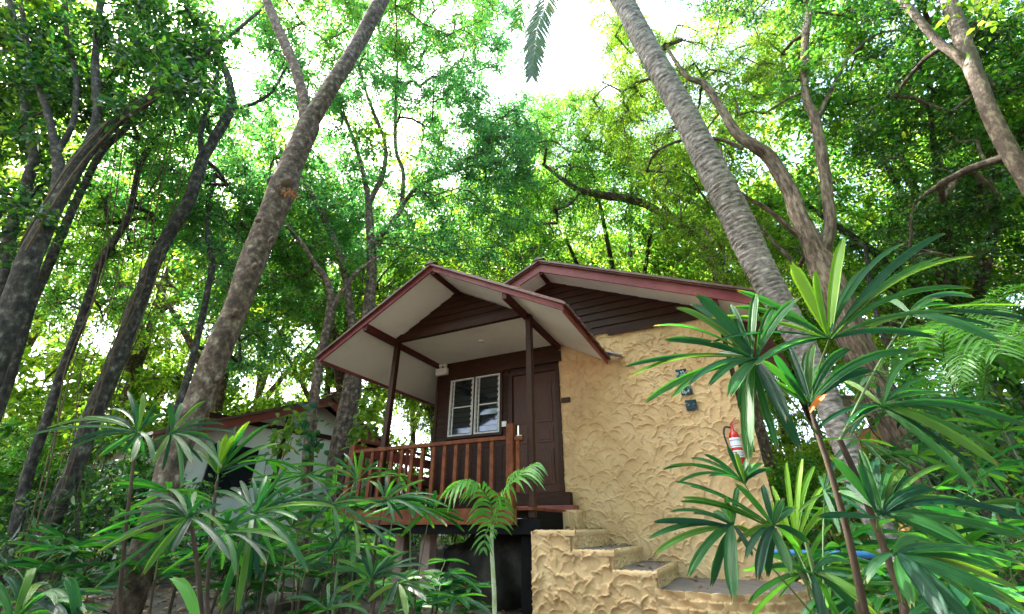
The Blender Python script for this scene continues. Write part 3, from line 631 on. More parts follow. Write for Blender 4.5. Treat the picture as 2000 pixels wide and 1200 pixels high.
def unit(v): return v / (np.linalg.norm(v, axis=-1, keepdims=True) + 1e-9)
def crown(parent, skel, cent, leaf_mat, bark, g, cr=.42, ntw=9, nlf=12, ll=.11, lw=.045, droop=.3, flat=.6, name='crown', tip=.006, vertical=False):
    """grow limbs from skeleton points to every cluster centre, then twigs and leaves"""
    skel = np.asarray(skel); cent = np.asarray(cent)
    d0 = np.array([np.min(np.linalg.norm(skel - c, axis=1)) for c in cent]); order = np.argsort(d0)
    NP = [p for p in skel]; par = [-1] * len(skel); fixed = len(skel); NA = np.array(NP); segs = []; ends = []
    for ci in order:
        c = cent[ci]; dv = NA - c; dist = np.linalg.norm(dv, axis=1) + .35 * np.clip(dv[:, 2], 0, 9)
        s = int(np.argmin(dist)); a = NA[s]; D = c - a; ld = np.linalg.norm(D)
        k = max(2, int(ld / .45) + 1); prev = s; chain = [s]
        for q in range(1, k + 1):
            t = q / k; p = a + D * t + np.array([0, 0, 1]) * ld * .10 * math.sin(math.pi * t) + g.normal(0, .035 * ld / k + .012, 3) * (t < 1)
            NP.append(p); par.append(prev); prev = len(NP) - 1; chain.append(prev)
        NA = np.vstack([NA, NP[-k:]]); segs.append(chain); ends.append(prev)
    cnt = np.zeros(len(NP))
    for e_ in ends: cnt[e_] += 1
    for i in range(len(NP) - 1, fixed - 1, -1):
        if par[i] >= fixed: cnt[par[i]] += cnt[i]
    rad = tip * np.maximum(cnt, 1) ** .48 + .003
    rad[:fixed] = 0
    G = Geo(); NP = np.array(NP)
    for ch in segs:
        r = rad[ch].copy()
        if ch[0] < fixed: r[0] = r[1] * 1.25
        else: r[0] = min(r[0], r[1] * 1.2)
        V, Q = tubes(NP[ch][None], r[None], 6 if r[0] > .02 else 4)
        G.add(V, Q, V * np.array([1, 1, 1.]))
    # twigs
    E = NP[ends]; n = len(E)
    dirs = unit(g.normal(0, 1, (n, ntw, 3)) * np.array([1, 1, flat]) + np.array([0, 0, .12]))
    tl = cr * g.uniform(.55, 1.15, (n, ntw, 1))
    sag = np.array([0, 0, -1.]) * droop
    p0 = np.repeat(E[:, None], ntw, 1); p1 = p0 + dirs * tl * .5 + sag * tl * .06; p2 = p0 + dirs * tl + sag * tl * .35
    TP = np.stack([p0, p1, p2], 2).reshape(-1, 3, 3); TR = np.tile([tip * .8, tip * .55, tip * .3], (len(TP), 1))
    V, Q = tubes(TP, TR, 3); G.add(V, Q, V)
    G.build('branches', bark, parent, smooth=True)
    # leaves along twigs
    t = np.linspace(.18, 1.0, nlf)[None, :, None]; A0 = TP[:, 0][:, None]; A1 = TP[:, 1][:, None]; A2 = TP[:, 2][:, None]
    P = (1-t)**2 * A0 + 2*t*(1-t) * A1 + t**2 * A2
    P = P + g.normal(0, cr * .09, P.shape)
    P = P.reshape(-1, 3); m = len(P)
    td = np.repeat(unit(TP[:, 2] - TP[:, 0]), nlf, 0)
    dv = unit(td * .8 + g.normal(0, .8, (m, 3)) + sag * 1.2)
    nr = unit(np.array([0, 0, 1.]) + g.normal(0, .55, (m, 3)))
    V, tri, quad = leaves(P, dv, nr, ll * g.uniform(.5, 1.35, m), lw * g.uniform(.7, 1.2, m))
    arr_mesh(name, V, [tri, quad], leaf_mat, parent)
    return m

def ell(g, cx, cy, rx, ry, d0, d1, n):
    a = g.uniform(0, 2*np.pi, n); r = np.sqrt(g.uniform(0, 1, n))
    return at(cx + rx * r * np.cos(a), cy + ry * r * np.sin(a), g.uniform(d0, d1, n))
def hole(c, holes):
    """keep the open shaft of sky clear of leaf clusters"""
    w_ = c @ F_; px = 1000 + FOC * (c @ R_) / w_; py = 600 - FOC * (c @ U_) / w_; k = np.ones(len(c), bool)
    for (x, y, a, b) in holes: k &= ((px - x) / a) ** 2 + ((py - y) / b) ** 2 > 1
    return c[k]
GAPS = [(1085, 40, 62, 160), (1085, -80, 75, 110)]
SMALL = [(1690, 400, 60, 48), (545, 325, 1, 1), (240, 335, 28, 26), (35, 330, 40, 50)]
def base_on_ground(P):
    P = np.array(P, float); d = P[0] - P[1]; d = d / max(abs(d[2]), .2); p = P[0].copy()
    gz = float(ground_z(p[0], p[1])) - .12
    if p[2] > gz: p = p + np.array([d[0] * .35, d[1] * .35, -1]) * (p[2] - gz)
    p[2] = gz
    return np.vstack([p, P])
def tree(name, label, limbs, ells, leaf_mat, bark, seed, group='forest trees', sides=16, rings=0, bump=.05, holes=GAPS + SMALL, **kw):
    """limbs: list of lists (px,py,d,radius); the first is the trunk and is run down to the ground"""
    g = np.random.default_rng(seed); paths = []
    for i, lb in enumerate(limbs):
        lb = np.array(lb, float); P = at(lb[:, 0], lb[:, 1], lb[:, 2]); r = lb[:, 3]
        if i == 0: P = base_on_ground(P); r = np.concatenate([[r[0] * 1.35], r])
        paths.append((P, r))
    root = thing(name, label, 'tree', paths[0][0][0], group)
    G = Geo(); sk = []
    for i, (P, r) in enumerate(paths):
        Ps, rs = trunk_tube(G, P, r, sides, bump, seed + i, rings)
        sk.append(Ps[len(Ps) // 3 if i == 0 else 2::3])
    G.build('trunk', bark, root, smooth=True)
    if ells:
        c = hole(np.concatenate([ell(g, *e_[:-1], int(e_[-1] * 2.3)) for e_ in ells]), holes)
        crown(root, np.concatenate(sk), c, leaf_mat, kw.pop('twig', bark), g, **kw)
    return root

def hw(lst):
    """turn half widths in frame pixels into radii"""
    out = []
    for (x, y, d, h_) in lst:
        p = at(x, y, d); out.append((x, y, d, .78 * h_ * float(p @ F_) / FOC / math.sqrt(1 + ((x - 1000) / FOC) ** 2) ** .9))
    return out
LM = dict(cr=.52, ntw=11, nlf=12, ll=.095, lw=.042)
# ---- trees that can be told apart
tree('broadleaf_tree', 'big brown leaning tree at left with a knotty scar below its fork', [
    hw([(200,1330,4.2,47),(252,1180,4.25,44),(277,1090,4.27,41),(320,960,4.3,38),(337,900,4.33,37),(382,800,4.4,36),(420,700,4.45,35),(462,600,4.5,33),(498,500,4.6,35),(534,415,4.7,35),(553,365,4.74,37),(568,325,4.78,30),(604,245,4.85,27)]),
    hw([(600,250,4.85,20),(592,190,4.85,14),(575,130,4.9,14),(545,60,4.95,13),(520,0,5,12),(490,-90,5,10),(440,-220,5,8)]),
    hw([(598,250,4.85,24),(640,180,4.85,21),(672,130,4.9,19),(708,70,5,18),(745,0,5,17),(800,-110,5.2,14),(850,-260,5.3,10)])],
    [(600,50,110,90,6.8,9,22),(560,-170,380,170,4.8,8,60),(850,20,120,110,6.5,9,26),(700,-60,200,80,6.5,8,26)], M['l_mid'], M['bark'], 1, sides=24, bump=.035, **LM)
tree('broadleaf_tree', 'thick dark tree at far left whose main limb leans right behind pale lianas', [
    hw([(-130,1000,5,44),(-40,780,5,39),(22,610,5,36),(60,500,5,33),(100,415,5.1,28),(165,300,5.2,21),(225,240,5.3,16),(300,190,5.4,11),(380,120,5.6,7),(450,70,5.8,5),(520,10,6,3)]),
    hw([(104,410,5.1,20),(116,340,5.1,18),(108,290,5.1,14),(90,210,5.1,11),(60,125,5.2,9),(40,0,5.2,7)]),
    hw([(112,300,5.1,9),(143,235,5.1,8),(148,150,5.2,8),(130,60,5.2,7),(125,-20,5.3,6)]),
    hw([(168,300,5.2,14),(190,220,5.2,12),(186,120,5.2,11),(198,0,5.3,9),(220,-90,5.4,7)])],
    [(180,110,260,140,4.6,7.2,64),(100,-120,260,90,4.5,6.5,30),(330,60,120,110,5,8,26),(40,380,90,130,4.6,6.5,9)], M['l_dark'], M['darkbark'], 2, ll=.13, lw=.062, cr=.46, ntw=8, nlf=10)
tree('broadleaf_tree', 'dark wavy trunk along the left edge of the picture', [
    hw([(-95,800,5.6,26),(-40,640,5.6,23),(5,550,5.6,20),(22,450,5.6,18),(55,350,5.6,17),(66,300,5.6,15),(50,215,5.6,13),(44,150,5.7,12),(30,50,5.7,10),(10,-30,5.7,8)])],
    [(20,120,120,200,5.6,7.5,22),(-40,300,70,160,5.5,7,8)], M['l_dark'], M['darkbark'], 3, ll=.13, lw=.06, cr=.46, ntw=8, nlf=10)
tree('broadleaf_tree', 'slim dark trunk just right of the thick dark tree, leaning right', [
    hw([(-60,950,6.2,20),(20,730,6.2,18),(58,600,6.2,16),(80,550,6.2,14),(115,470,6.2,13),(160,370,6.3,11),(200,295,6.3,10),(250,245,6.4,8),(300,170,6.5,5)])],
    [(250,180,160,130,6.4,8.5,26)], M['l_mid'], M['darkbark'], 4, **LM)
tree('broadleaf_tree', 'straight brown trunk at left leaning right, forking near the top', [
    hw([(-25,1320,6.6,36),(40,1150,6.6,33),(75,1075,6.6,31),(140,930,6.7,28),(185,800,6.8,26),(230,700,6.9,24),(270,590,7,21),(320,475,7,19),(370,390,7,17),(396,308,7,15)]),
    hw([(396,310,7,13),(440,235,7,13),(452,200,7.1,12),(445,150,7.1,10),(425,110,7.2,9),(390,50,7.3,7),(372,-10,7.3,6),(350,-80,7.3,5)]),
    hw([(395,310,7,9),(392,265,7,7),(400,230,7,6),(420,160,7.1,5),(430,130,7.2,4)]),
    hw([(445,212,7.1,6),(490,205,7.1,5),(530,180,7.2,4),(560,130,7.3,3)])],
    [(420,130,170,160,7,10,60),(330,330,130,150,7.5,10,34)], M['l_teal'], M['darkbark'], 5, **LM)
tree('broadleaf_tree', 'slim mossy leaning trunk between the lianas at left', [
    hw([(-50,1240,7.4,20),(15,1090,7.4,18),(55,925,7.5,17),(95,810,7.5,15),(115,740,7.6,14),(150,650,7.6,13),(180,560,7.7,11),(200,505,7.7,10),(250,425,7.8,9),(275,320,7.8,8),(320,250,7.9,6)])],
    [(270,380,130,130,8,10.5,40),(160,560,120,90,8,11,22)], M['l_mid'], M['darkbark'], 6, **LM)
tree('broadleaf_tree', 'thin crooked trunk just behind the big brown leaning tree', [
    hw([(300,960,7.6,11),(330,860,7.6,11),(345,800,7.6,10),(370,725,7.7,10),(395,620,7.8,9),(405,570,7.8,8),(415,515,7.8,8),(408,480,7.8,7),(405,430,7.9,5),(420,340,8,4)])],
    [(440,420,110,110,8,10.5,34),(480,620,90,110,9,11,16)], M['l_teal'], M['darkbark'], 7, **LM)
tree('broadleaf_tree', 'grey many-limbed tree standing just behind the left side of the porch', [
    hw([(650,1010,9,28),(660,900,9,26),(675,820,9.1,24),(690,740,9.2,22),(713,640,9.3,19),(725,555,9.4,14),(724,467,9.5,11),(719,397,9.6,8),(712,350,9.7,6),(693,280,9.8,5),(670,220,9.9,4)]),
    hw([(700,700,9.3,12),(684,610,9.3,10),(675,540,9.4,10),(660,490,9.4,9),(630,420,9.5,8),(603,370,9.5,6),(560,300,9.7,4)]),
    hw([(720,400,9.6,7),(749,336,9.7,6),(752,280,9.8,5),(735,233,9.9,5),(715,180,10,4),(698,120,10,3)]),
    hw([(726,480,9.5,8),(777,420,9.7,7),(790,395,9.8,6),(819,364,9.9,5),(880,336,10.2,4),(940,320,10.5,3)]),
    hw([(785,400,9.8,6),(787,336,9.9,5),(773,289,10,5),(773,200,10.1,4),(778,90,10.3,3)])],
    [(800,330,220,210,9,12.5,110),(760,120,230,110,9.5,12,62),(930,380,110,150,9.5,12,34),(600,330,120,170,9,12,36),(965,130,70,170,9.5,11,34),(990,290,60,90,9.5,11.5,30),(900,270,80,100,10,12,26),(620,90,150,130,9,12,60),(850,60,170,130,9,12,75),(740,-60,260,80,9,12,40)], M['l_teal'], M['bark'], 8, **LM)
tree('broadleaf_tree', 'slender grey trunk in front of the white gable of the far cottage', [
    hw([(597,1000,8.2,16),(600,905,8.2,15),(610,810,8.2,14),(622,720,8.3,13),(645,610,8.4,11),(641,555,8.4,8),(612,510,8.5,6),(585,470,8.5,5),(540,420,8.6,4)]),
    hw([(640,625,8.4,8),(668,570,8.4,6),(700,530,8.5,5),(740,500,8.6,3)])],
    [(520,480,130,120,8.6,11,44),(620,560,90,80,9,11,14)], M['l_mid'], M['bark'], 9, **LM)
tree('rain_tree', 'tree behind the cottage with a limb arching left over the main roof', [
    hw([(1470,800,11.8,20),(1440,650,11.8,20),(1412,560,11.8,18),(1400,525,11.8,16),(1385,490,11.8,14),(1350,455,11.7,12),(1310,430,11.6,11),(1250,395,11.5,10),(1180,382,11.4,10),(1130,370,11.3,8),(1098,350,11.2,6),(1060,320,11.2,4)]),
    hw([(1135,372,11.3,5),(1110,400,11.2,4),(1080,410,11.2,3)]),
    hw([(1320,435,11.6,5),(1250,340,11.8,4),(1180,300,12,3)])],
    [(1085,235,120,70,10.5,13.5,40),(1120,290,130,110,10.5,13.5,70),(1080,400,110,90,11,14,36),(1250,330,140,130,11,14,60),(1000,470,70,60,11,13,20)], M['l_mid'], M['bark'], 10, ll=.075, lw=.03, cr=.55, ntw=11, nlf=16, flat=.35)
tree('rain_tree', 'big fissured-bark tree behind the coconut palm, forking into two limbs', [
    hw([(1960,1180,6.1,62),(1870,1050,6.1,56),(1810,950,6.15,52),(1760,850,6.2,49),(1705,745,6.25,47),(1660,650,6.3,46),(1625,560,6.4,41),(1598,505,6.5,34)]),
    hw([(1598,505,6.5,30),(1582,468,6.5,25),(1560,420,6.6,22),(1540,370,6.7,20),(1505,310,6.8,19),(1478,288,6.8,17),(1440,262,6.9,14),(1410,215,7,10),(1375,165,7.1,8),(1340,148,7.2,6),(1300,90,7.3,4)]),
    hw([(1602,500,6.5,24),(1621,445,6.5,17),(1616,380,6.5,15),(1605,300,6.6,14),(1592,235,6.6,13),(1574,185,6.6,11),(1571,100,6.7,10),(1580,0,6.7,9),(1575,-80,6.8,8)]),
    hw([(1598,230,6.6,8),(1622,180,6.6,6),(1660,110,6.7,5),(1720,65,6.8,4),(1800,60,6.9,3)]),
    hw([(1560,462,6.5,8),(1500,410,6.4,6),(1450,380,6.3,5),(1416,345,6.3,4),(1408,290,6.3,3)]),
    hw([(1450,290,6.9,6),(1400,272,7.0,5),(1330,275,7.1,4),(1270,300,7.2,3)])],
    [(1205,40,55,100,8,10.5,26),(1420,120,150,120,7.2,11,64),(1500,60,130,110,7,9,30),(1330,250,130,110,8,11,54),(1640,120,170,150,7,10,74),(1200,200,60,90,8.5,11,30),(1240,110,60,80,8.5,11,22),(1350,400,80,90,8,11,20),(1480,490,120,60,8,11,20)], M['l_yel'], M['roughbark'], 11, sides=28, bump=.05, ll=.07, lw=.032, cr=.5, ntw=11, nlf=15, flat=.4)
tree('rain_tree', 'pale tree leaning in from the upper right corner, sunlit on its left edge', [
    hw([(2330,1000,4.9,40),(2200,700,4.9,34),(2080,470,4.9,30),(2000,345,4.9,26),(1950,255,4.9,25),(1915,175,4.9,24),(1893,115,4.95,24),(1870,50,5,22),(1845,-20,5,20),(1820,-120,5.1,16)]),
    hw([(1893,130,4.95,15),(1865,105,4.95,14),(1828,78,5,12),(1786,28,5,11),(1750,-10,5.1,10),(1690,-80,5.2,8)])],
    [(1850,230,190,200,6,8.5,66),(1600,-60,330,110,5,8,70),(1930,60,120,160,5.5,7.5,30),(1840,420,150,100,6.5,9,24)], M['l_dark'], M['palebark'], 12, ll=.085, lw=.042, cr=.46, ntw=9, nlf=13)
tree('broadleaf_tree', 'dark slanting trunk in front of the ochre wall at right', [
    hw([(2010,1060,8,13),(1960,985,8,13),(1902,909,8,13),(1857,856,8,12),(1812,800,8.1,11),(1760,720,8.2,10),(1720,640,8.3,8),(1700,560,8.4,6),(1690,480,8.5,5)])],
    [(1740,500,140,110,8.5,11.5,40),(1900,640,130,70,8.5,11,24)], M['l_mid'], M['darkbark'], 13, ll=.085, lw=.04, cr=.48, ntw=9, nlf=12)

# ---- coconut palm
def frond(geo_l, geo_r, P, leaf, wd, n, g, droop=.35, spread=1.0, rr=.012, axis=None):
    """pinnate frond along rachis P"""
    Ps = catmull(P, 10); K = len(Ps)
    V, Q = tubes(Ps[None], np.linspace(rr, rr * .25, K)[None], 5); geo_r.add(V, Q)
    ln = np.linspace(0, K - 1, n); i0 = np.clip(ln.astype(int), 0, K - 2); t = (ln - i0)[:, None]
    B = Ps[i0] * (1-t) + Ps[i0+1] * t; T = unit(Ps[i0+1] - Ps[i0]); s = np.linspace(0, 1, n)[:, None]
    side = unit(np.cross(T, np.array([0, 0, 1.]) + .01)) if axis is None else unit(axis - T * (T @ axis)[:, None]); up = np.cross(side, T)
    for sg in (-1, 1):
        d0 = unit(side * sg * spread + T * (.45 + .5 * s) + up * .25 + g.normal(0, .07, (n, 3)))
        L_ = leaf * (np.sin(np.pi * (.12 + .80 * s)) ** .6) * g.uniform(.88, 1.1, (n, 1))
        K2 = 6; u = np.linspace(0, 1, K2)[None, :, None]
        C3 = B[:, None] + d0[:, None] * L_[:, None] * u + np.array([0, 0, -1.]) * droop * L_[:, None] * u ** 2.2
        Td = unit(np.gradient(C3, axis=1)); wv = unit(np.cross(Td, up[:, None] + 0 * Td)); nv = np.cross(wv, Td)
        wp = wd * np.array([.35, .8, 1, .85, .5, .04])[None, :, None]
        V = np.stack([C3 + wv * wp * .5 + nv * wp * .18, C3, C3 - wv * wp * .5 + nv * wp * .18], 2).reshape(-1, 3)
        b = (np.arange(n) * K2 * 3)[:, None, None] + (np.arange(K2 - 1) * 3)[None, :, None] + np.arange(2)[None, None]
        geo_l.add(V, np.stack([b, b + 1, b + 4, b + 3], -1).reshape(-1, 4))
g = np.random.default_rng(77)
cp = tree('coconut_palm', 'tall ringed grey coconut palm trunk leaning left beside the right end of the roof', [
    hw([(1900,1420,4.15,48),(1795,1190,4.2,40),(1742,1080,4.25,37),(1697,985,4.3,36),(1650,870,4.35,35),(1603,750,4.4,35),(1548,640,4.45,36),(1487,530,4.5,38),(1440,430,4.5,38),(1400,350,4.5,36),(1335,220,4.5,31),(1268,100,4.5,27),(1215,0,4.5,24),(1165,-95,4.5,22),(1120,-200,4.5,20)])],
    None, None, M['palmbark'], 20, group=None, sides=40, rings=.075, bump=.012)
top = at(1120, -205, 4.5); gl, gr = Geo(), Geo()
fr_main = np.array([top, at(1120, -190, 4.9), at(1092, -90, 5.4), at(1068, 0, 5.5), at(1050, 50, 5.5), at(1044, 100, 5.5), at(1039, 148, 5.5)])
frond(gl, gr, fr_main, .44, .042, 150, g, droop=.45, spread=.8, axis=R_)
for a in (20, 80, 140, 200, 320):
    a = math.radians(a); d = np.array([math.cos(a), math.sin(a), 0]); P = [top + d * r_ + Z_ * h_ for r_, h_ in ((0, 0), (.6, .6), (1.4, .9), (2.3, .6), (3.1, -.2))]
    frond(gl, gr, P, .6, .04, 60, g, droop=.6)
gl.build('fronds', M['l_frond'], cp); gr.build('frond_stalks', M['stem'], cp)

# knots and the torn scar on the big leaning tree
sc = [o for o in bpy.data.objects if o.name == 'broadleaf_tree'][0]
M['scar'] = noisy('torn_wood', [(.3, (.10, .035, .012)), (.55, (.33, .14, .045)), (.8, (.52, .28, .11))], 12, .8, .9, .02, bscale=25)
def spot(px, py, d, s, seed, m):
    p = at(px, py, d); p = p - unit(p) * .17; o = blob('knot', tuple(p - parent_loc(sc)), (s, s * .6, s * .9), seed, m, sc, 3); return o
spot(556, 358, 4.76, .12, 61, 'bark'); spot(533, 352, 4.74, .09, 63, 'darkbark')
gs = np.random.default_rng(12); sh_ = MB()
for k in range(46):                                       # splintered wood of the torn branch stub
    t = gs.random(); p = at(538 + 42 * t + gs.normal(0, 2), 372 + 12 * t + gs.normal(0, 5) , 4.72); p = p - unit(p) * (.215 + gs.normal(0, .008))
    q = p + np.array(unit(gs.normal(0, .5, 3) + Z_ * .9 + R_ * .35)) * gs.uniform(.03, .09); sh_.bar(tuple(p), tuple(q), gs.uniform(.006, .02), gs.uniform(.004, .012), tuple(-H_))
sh_.build('scar', M['scar'], sc)
sh2 = MB()
for k in range(16):
    p = at(655 + gs.normal(0, 4), 152 + gs.normal(0, 7), 4.88); p = p - unit(p) * .125; q = p + np.array(unit(gs.normal(0, .3, 3) + Z_ + R_ * .5)) * gs.uniform(.03, .07); sh2.bar(tuple(p), tuple(q), .015, .008, tuple(-H_))
sh2.build('scar', M['scar'], sc)
for k, (x, y) in enumerate(((497, 520), (530, 468), (460, 610), (425, 740), (505, 430), (345, 930))): spot(x, y, 4.5, .045, 70 + k, 'bark')

# ---- lianas
for k in range(12):
    g = np.random.default_rng(300 + k); x0 = 60 + k * 9 + g.uniform(-6, 6); x1 = 185 + k * 16 + g.uniform(-10, 10)
    if k < 9:
        pts = [(x0 - 45, 1180), (x0, 1040), (x0 + (x1 - x0) * .35, 860), (x0 + (x1 - x0) * .62, 720), (x1, 560), (x1 + 22, 420), (x1 + 45 + 4 * k, 250)]
    else:
        x1 = (470, 955, 440)[k - 9] ; pts = [(x1 - 60, 860), (x1 - 45, 700), (x1 - 20, 540), (x1, 400), (x1 + 8, 200), (x1 + 5, 60)]
        if k == 10: pts = [(1600, 470), (1597, 400), (1593, 330), (1590, 280), (1585, 240)]
    d = 6.1 + .12 * k
    P = np.array([at(x, y, d) + g.normal(0, .03, 3) for x, y in pts]); Ps = catmull(P, 8)
    V, Q = tubes(Ps[None], np.full((1, len(Ps)), g.uniform(.006, .012) if k < 9 else .005), 6)
    tag(arr_mesh('liana', V, Q, M['liana'], smooth=True), 'thin brown liana hanging among the leaning trunks', 'liana', 'hanging lianas')
for k, off in enumerate((0, 14)):      # pale strands lying along the thick dark limb
    P = np.array([at(x + off - 4, y + off * .6 + 2, 4.86) for x, y in [(40, 480), (90, 395), (140, 320), (190, 262), (240, 215), (310, 175)]]); Ps = catmull(P, 8)
    V, Q = tubes(Ps[None], np.full((1, len(Ps)), .014), 7)
    tag(arr_mesh('liana', V, Q, M['liana'], smooth=True), ('upper' if k == 0 else 'lower') + ' pale liana running along the thick dark limb at far left', 'liana', 'hanging lianas')

# ---- background forest: a few kinds, copied
def generic(seed, name, leafm, h, spread, ncl, bark, low=.25, **kw):
    g = np.random.default_rng(seed); root = thing(name, 'x', 'tree', (0, 0, 0)); G = Geo(); sk = []
    lean = g.normal(0, .05 * h, 2)
    P = np.array([(0, 0, -.2), (lean[0] * .2, lean[1] * .2, h * .25), (lean[0] * .6, lean[1] * .5, h * .5), (lean[0], lean[1], h * .85)]); r = np.array([.12, .09, .065, .03]) * h / 10
    Ps, rs = trunk_tube(G, P, r, 10, .05, seed); sk.append(Ps[8:])
    for k in range(4):
        a = g.uniform(0, 6.28); s = Ps[int(len(Ps) * g.uniform(.3, .6))]; d = np.array([math.cos(a), math.sin(a), 0]) * spread
        Q_ = np.array([s, s + d * .3 + Z_ * h * .12, s + d * .65 + Z_ * h * .25]); a_, _ = trunk_tube(G, Q_, np.array([.09, .06, .03]) * h / 10, 8, .05, seed + k); sk.append(a_[4:])
    G.build('trunk', bark, root, smooth=True)
    u = unit(g.normal(0, 1, (ncl, 3))) * g.uniform(.25, 1, (ncl, 1)) ** .45
    c = u * np.array([spread, spread, h * (1 - low) / 2]) + np.array([0, 0, h * (1 + low) / 2])
    crown(root, np.concatenate(sk), c, leafm, bark, g, **kw)
    return root
def copies(root, spots, label, group):
    for i, (p, rz, s) in enumerate(spots):
        if i == 0: o = root
        else:
            o = root.copy(); COL.objects.link(o)
            for ch in list(root.children):
                c = ch.copy(); COL.objects.link(c); c.parent = o
        o.location = (float(p[0]), float(p[1]), float(ground_z(p[0], p[1])) - .05); o.rotation_euler = (0, 0, rz); o.scale = (s, s, s * random.uniform(.92, 1.1))
        tag(o, label, o.get('category'), group)
def polar(az, d):
    a = math.radians(az); v = math.cos(a) * H_ + math.sin(a) * R_; return v * d
BG = dict(ll=.16, lw=.075, cr=.85, ntw=12, nlf=15, tip=.008)
A1 = generic(101, 'forest_tree', M['l_yel'], 17, 4.6, 125, M['bark'], .22, **BG)
A2 = generic(102, 'forest_tree', M['l_mid'], 18, 4.6, 125, M['darkbark'], .3, **BG)
A3 = generic(103, 'forest_tree', M['l_teal'], 16, 4.8, 125, M['bark'], .34, **BG)
lab = ['tall leafy tree of the sunlit yellow-green forest in the background', 'tall mid-green tree of the forest in the background', 'tall blue-green tree of the forest in the background']
sp = [[], [], []]; rr = random.Random(5)
for ring, (d, n) in enumerate(((15, 12), (20, 13), (27, 14))):
    for i in range(n):
        az = -78 + 156 * (i + .5) / n + rr.uniform(-3, 3); dd = d + rr.uniform(-1.2, 1.2)
        p = polar(az, dd)
        if -45 < az < 15 and ring == 0: continue
        if -8 < p[0] < 2.5 and 5 < p[1] < 13.5: continue
        if ring < 2 and -66 < az < -30: continue
        if ring == 0 and -45 < az < -8 and rr.random() < .55: continue
        if ring == 0 and 8 < az < 50 and rr.random() < .5: continue
        k = rr.choice([0, 0, 0, 2]) if ring else rr.choice([0, 1, 2, 0])
        sp[k].append((p, rr.uniform(0, 6.28), rr.uniform(.8, 1.15) * (1 + .12 * ring)))
for az, dd, k in ((-34, 17, 2), (-21, 15.5, 0), (-6, 17, 0), (-42, 20, 0), (14, 17, 1), (-8, 23, 0), (-12, 27, 0), (-4, 28, 0), (28, 17, 0), (32, 23, 0)): sp[k].append((polar(az, dd), rr.uniform(0, 6.28), 1.12))  # the yellow-green kind carries sunlight in its leaf colour for shaded crowns
for az in range(95, 270, 22):                            # unseen trees added behind the viewer to shade the clearing and cottage front
    for dd in (8.5, 13): sp[rr.choice([0, 1, 2])].append((polar(az + rr.uniform(-5, 5), dd + rr.uniform(-1, 1)), rr.uniform(0, 6.28), rr.uniform(.9, 1.1)))
for r_, s_, l_ in zip((A1, A2, A3), sp, lab): copies(r_, s_, l_, 'background forest trees')
SH = dict(ll=.12, lw=.055, cr=.38, ntw=8, nlf=11, tip=.004)
def shrub(seed, leafm, h, spread, ncl, **kw):
    g = np.random.default_rng(seed); root = thing('shrub', 'x', 'shrub', (0, 0, 0)); G = Geo(); sk = []
    for k in range(6):
        a = g.uniform(0, 6.28); d = np.array([math.cos(a), math.sin(a), 0]) * spread * .5
        a_, _ = trunk_tube(G, np.array([d * .1 - Z_ * .1, d * .5 + Z_ * h * .4, d + Z_ * h * .75]), np.array([.018, .013, .008]), 6, .03, seed + k); sk.append(a_[3:])
    G.build('stems', M['darkbark'], root, smooth=True)
    u = unit(g.normal(0, 1, (ncl, 3))) * g.uniform(.2, 1, (ncl, 1)) ** .5
    crown(root, np.concatenate(sk), u * np.array([spread, spread, h * .42]) + np.array([0, 0, h * .58]), leafm, M['darkbark'], g, name='foliage', **kw); return root
S1 = shrub(201, M['l_dark'], 1.9, .9, 26, **SH); S2 = shrub(202, M['l_mid'], 2.6, 1.0, 34, **SH); S3 = shrub(203, M['l_yel'], 2.2, 1.2, 34, **SH)
sh_spots = {0: [], 1: [], 2: []}
for (x, d, k, s) in [(250,8.5,0,1.0),(330,8.2,0,.9),(180,9.5,1,1),(120,8.8,0,.9),(40,9.5,1,.9),(-60,8.5,1,1),(90,12,2,1.5),(220,12.5,2,1.6),(330,13,2,1.5),(440,13.5,2,1.4),(-20,12,2,1.7),(60,16,2,2.4),(180,17,2,2.6),(300,18,2,2.5),(-60,15,2,2.5),(420,18,2,2.3),(520,19,2,2.4),(640,19,2,2.4),
                     (1560,9.5,1,.8),(1620,10.5,2,1),(1520,12,2,1.1),(1700,11.5,2,1.2),(2080,6,1,1.3),(2040,8.3,2,1),(1900,7.4,0,.45),(1510,13,2,1.2),(1545,16,2,1.6),(1580,19,2,2.2),(2100,5,0,1.2),
                     (760,12,1,.8),(880,13,2,1),(700,14,2,1.2),(820,16,2,1.5)]:
    sh_spots[k].append((at(x, 1000, d), rr.uniform(0, 6), s))
copies(S1, sh_spots[0], 'dark broad-leaved shrub of the forest understory', 'understory shrubs')
copies(S2, sh_spots[1], 'mid-green bushy shrub of the forest understory', 'understory shrubs')
copies(S3, sh_spots[2], 'sunlit yellow-green shrub of the forest understory', 'understory shrubs')

# ---- leaf litter and ground cover
g = np.random.default_rng(5)
n = 16000; rad = 2.5 + 14 * g.random(n) ** .8; az = np.radians(g.uniform(-62, 62, n))
P = rad[:, None] * (np.cos(az)[:, None] * H_ + np.sin(az)[:, None] * R_)
P = P[~((P[:, 0] > -5.1) & (P[:, 0] < .5) & (P[:, 1] > 6.9) & (P[:, 1] < 11.3)) & ~((P[:, 0] > -2.45) & (P[:, 0] < .5) & (P[:, 1] > 5.1) & (P[:, 1] < 7))]; n = len(P)
P[:, 2] = ground_z(P[:, 0], P[:, 1]) + .015
dv = unit(g.normal(0, 1, (n, 3)) * [1, 1, .12]); nr = unit(g.normal(0, .3, (n, 3)) + Z_)
V, tri, quad = leaves(P, dv, nr, g.uniform(.05, .13, n), g.uniform(.025, .06, n))
tag(arr_mesh('leaf_litter', V, [tri, quad], M['litter']), 'dry brown fallen leaves strewn over the forest floor', 'leaf litter', kind='stuff')
P = []; g = np.random.default_rng(6)
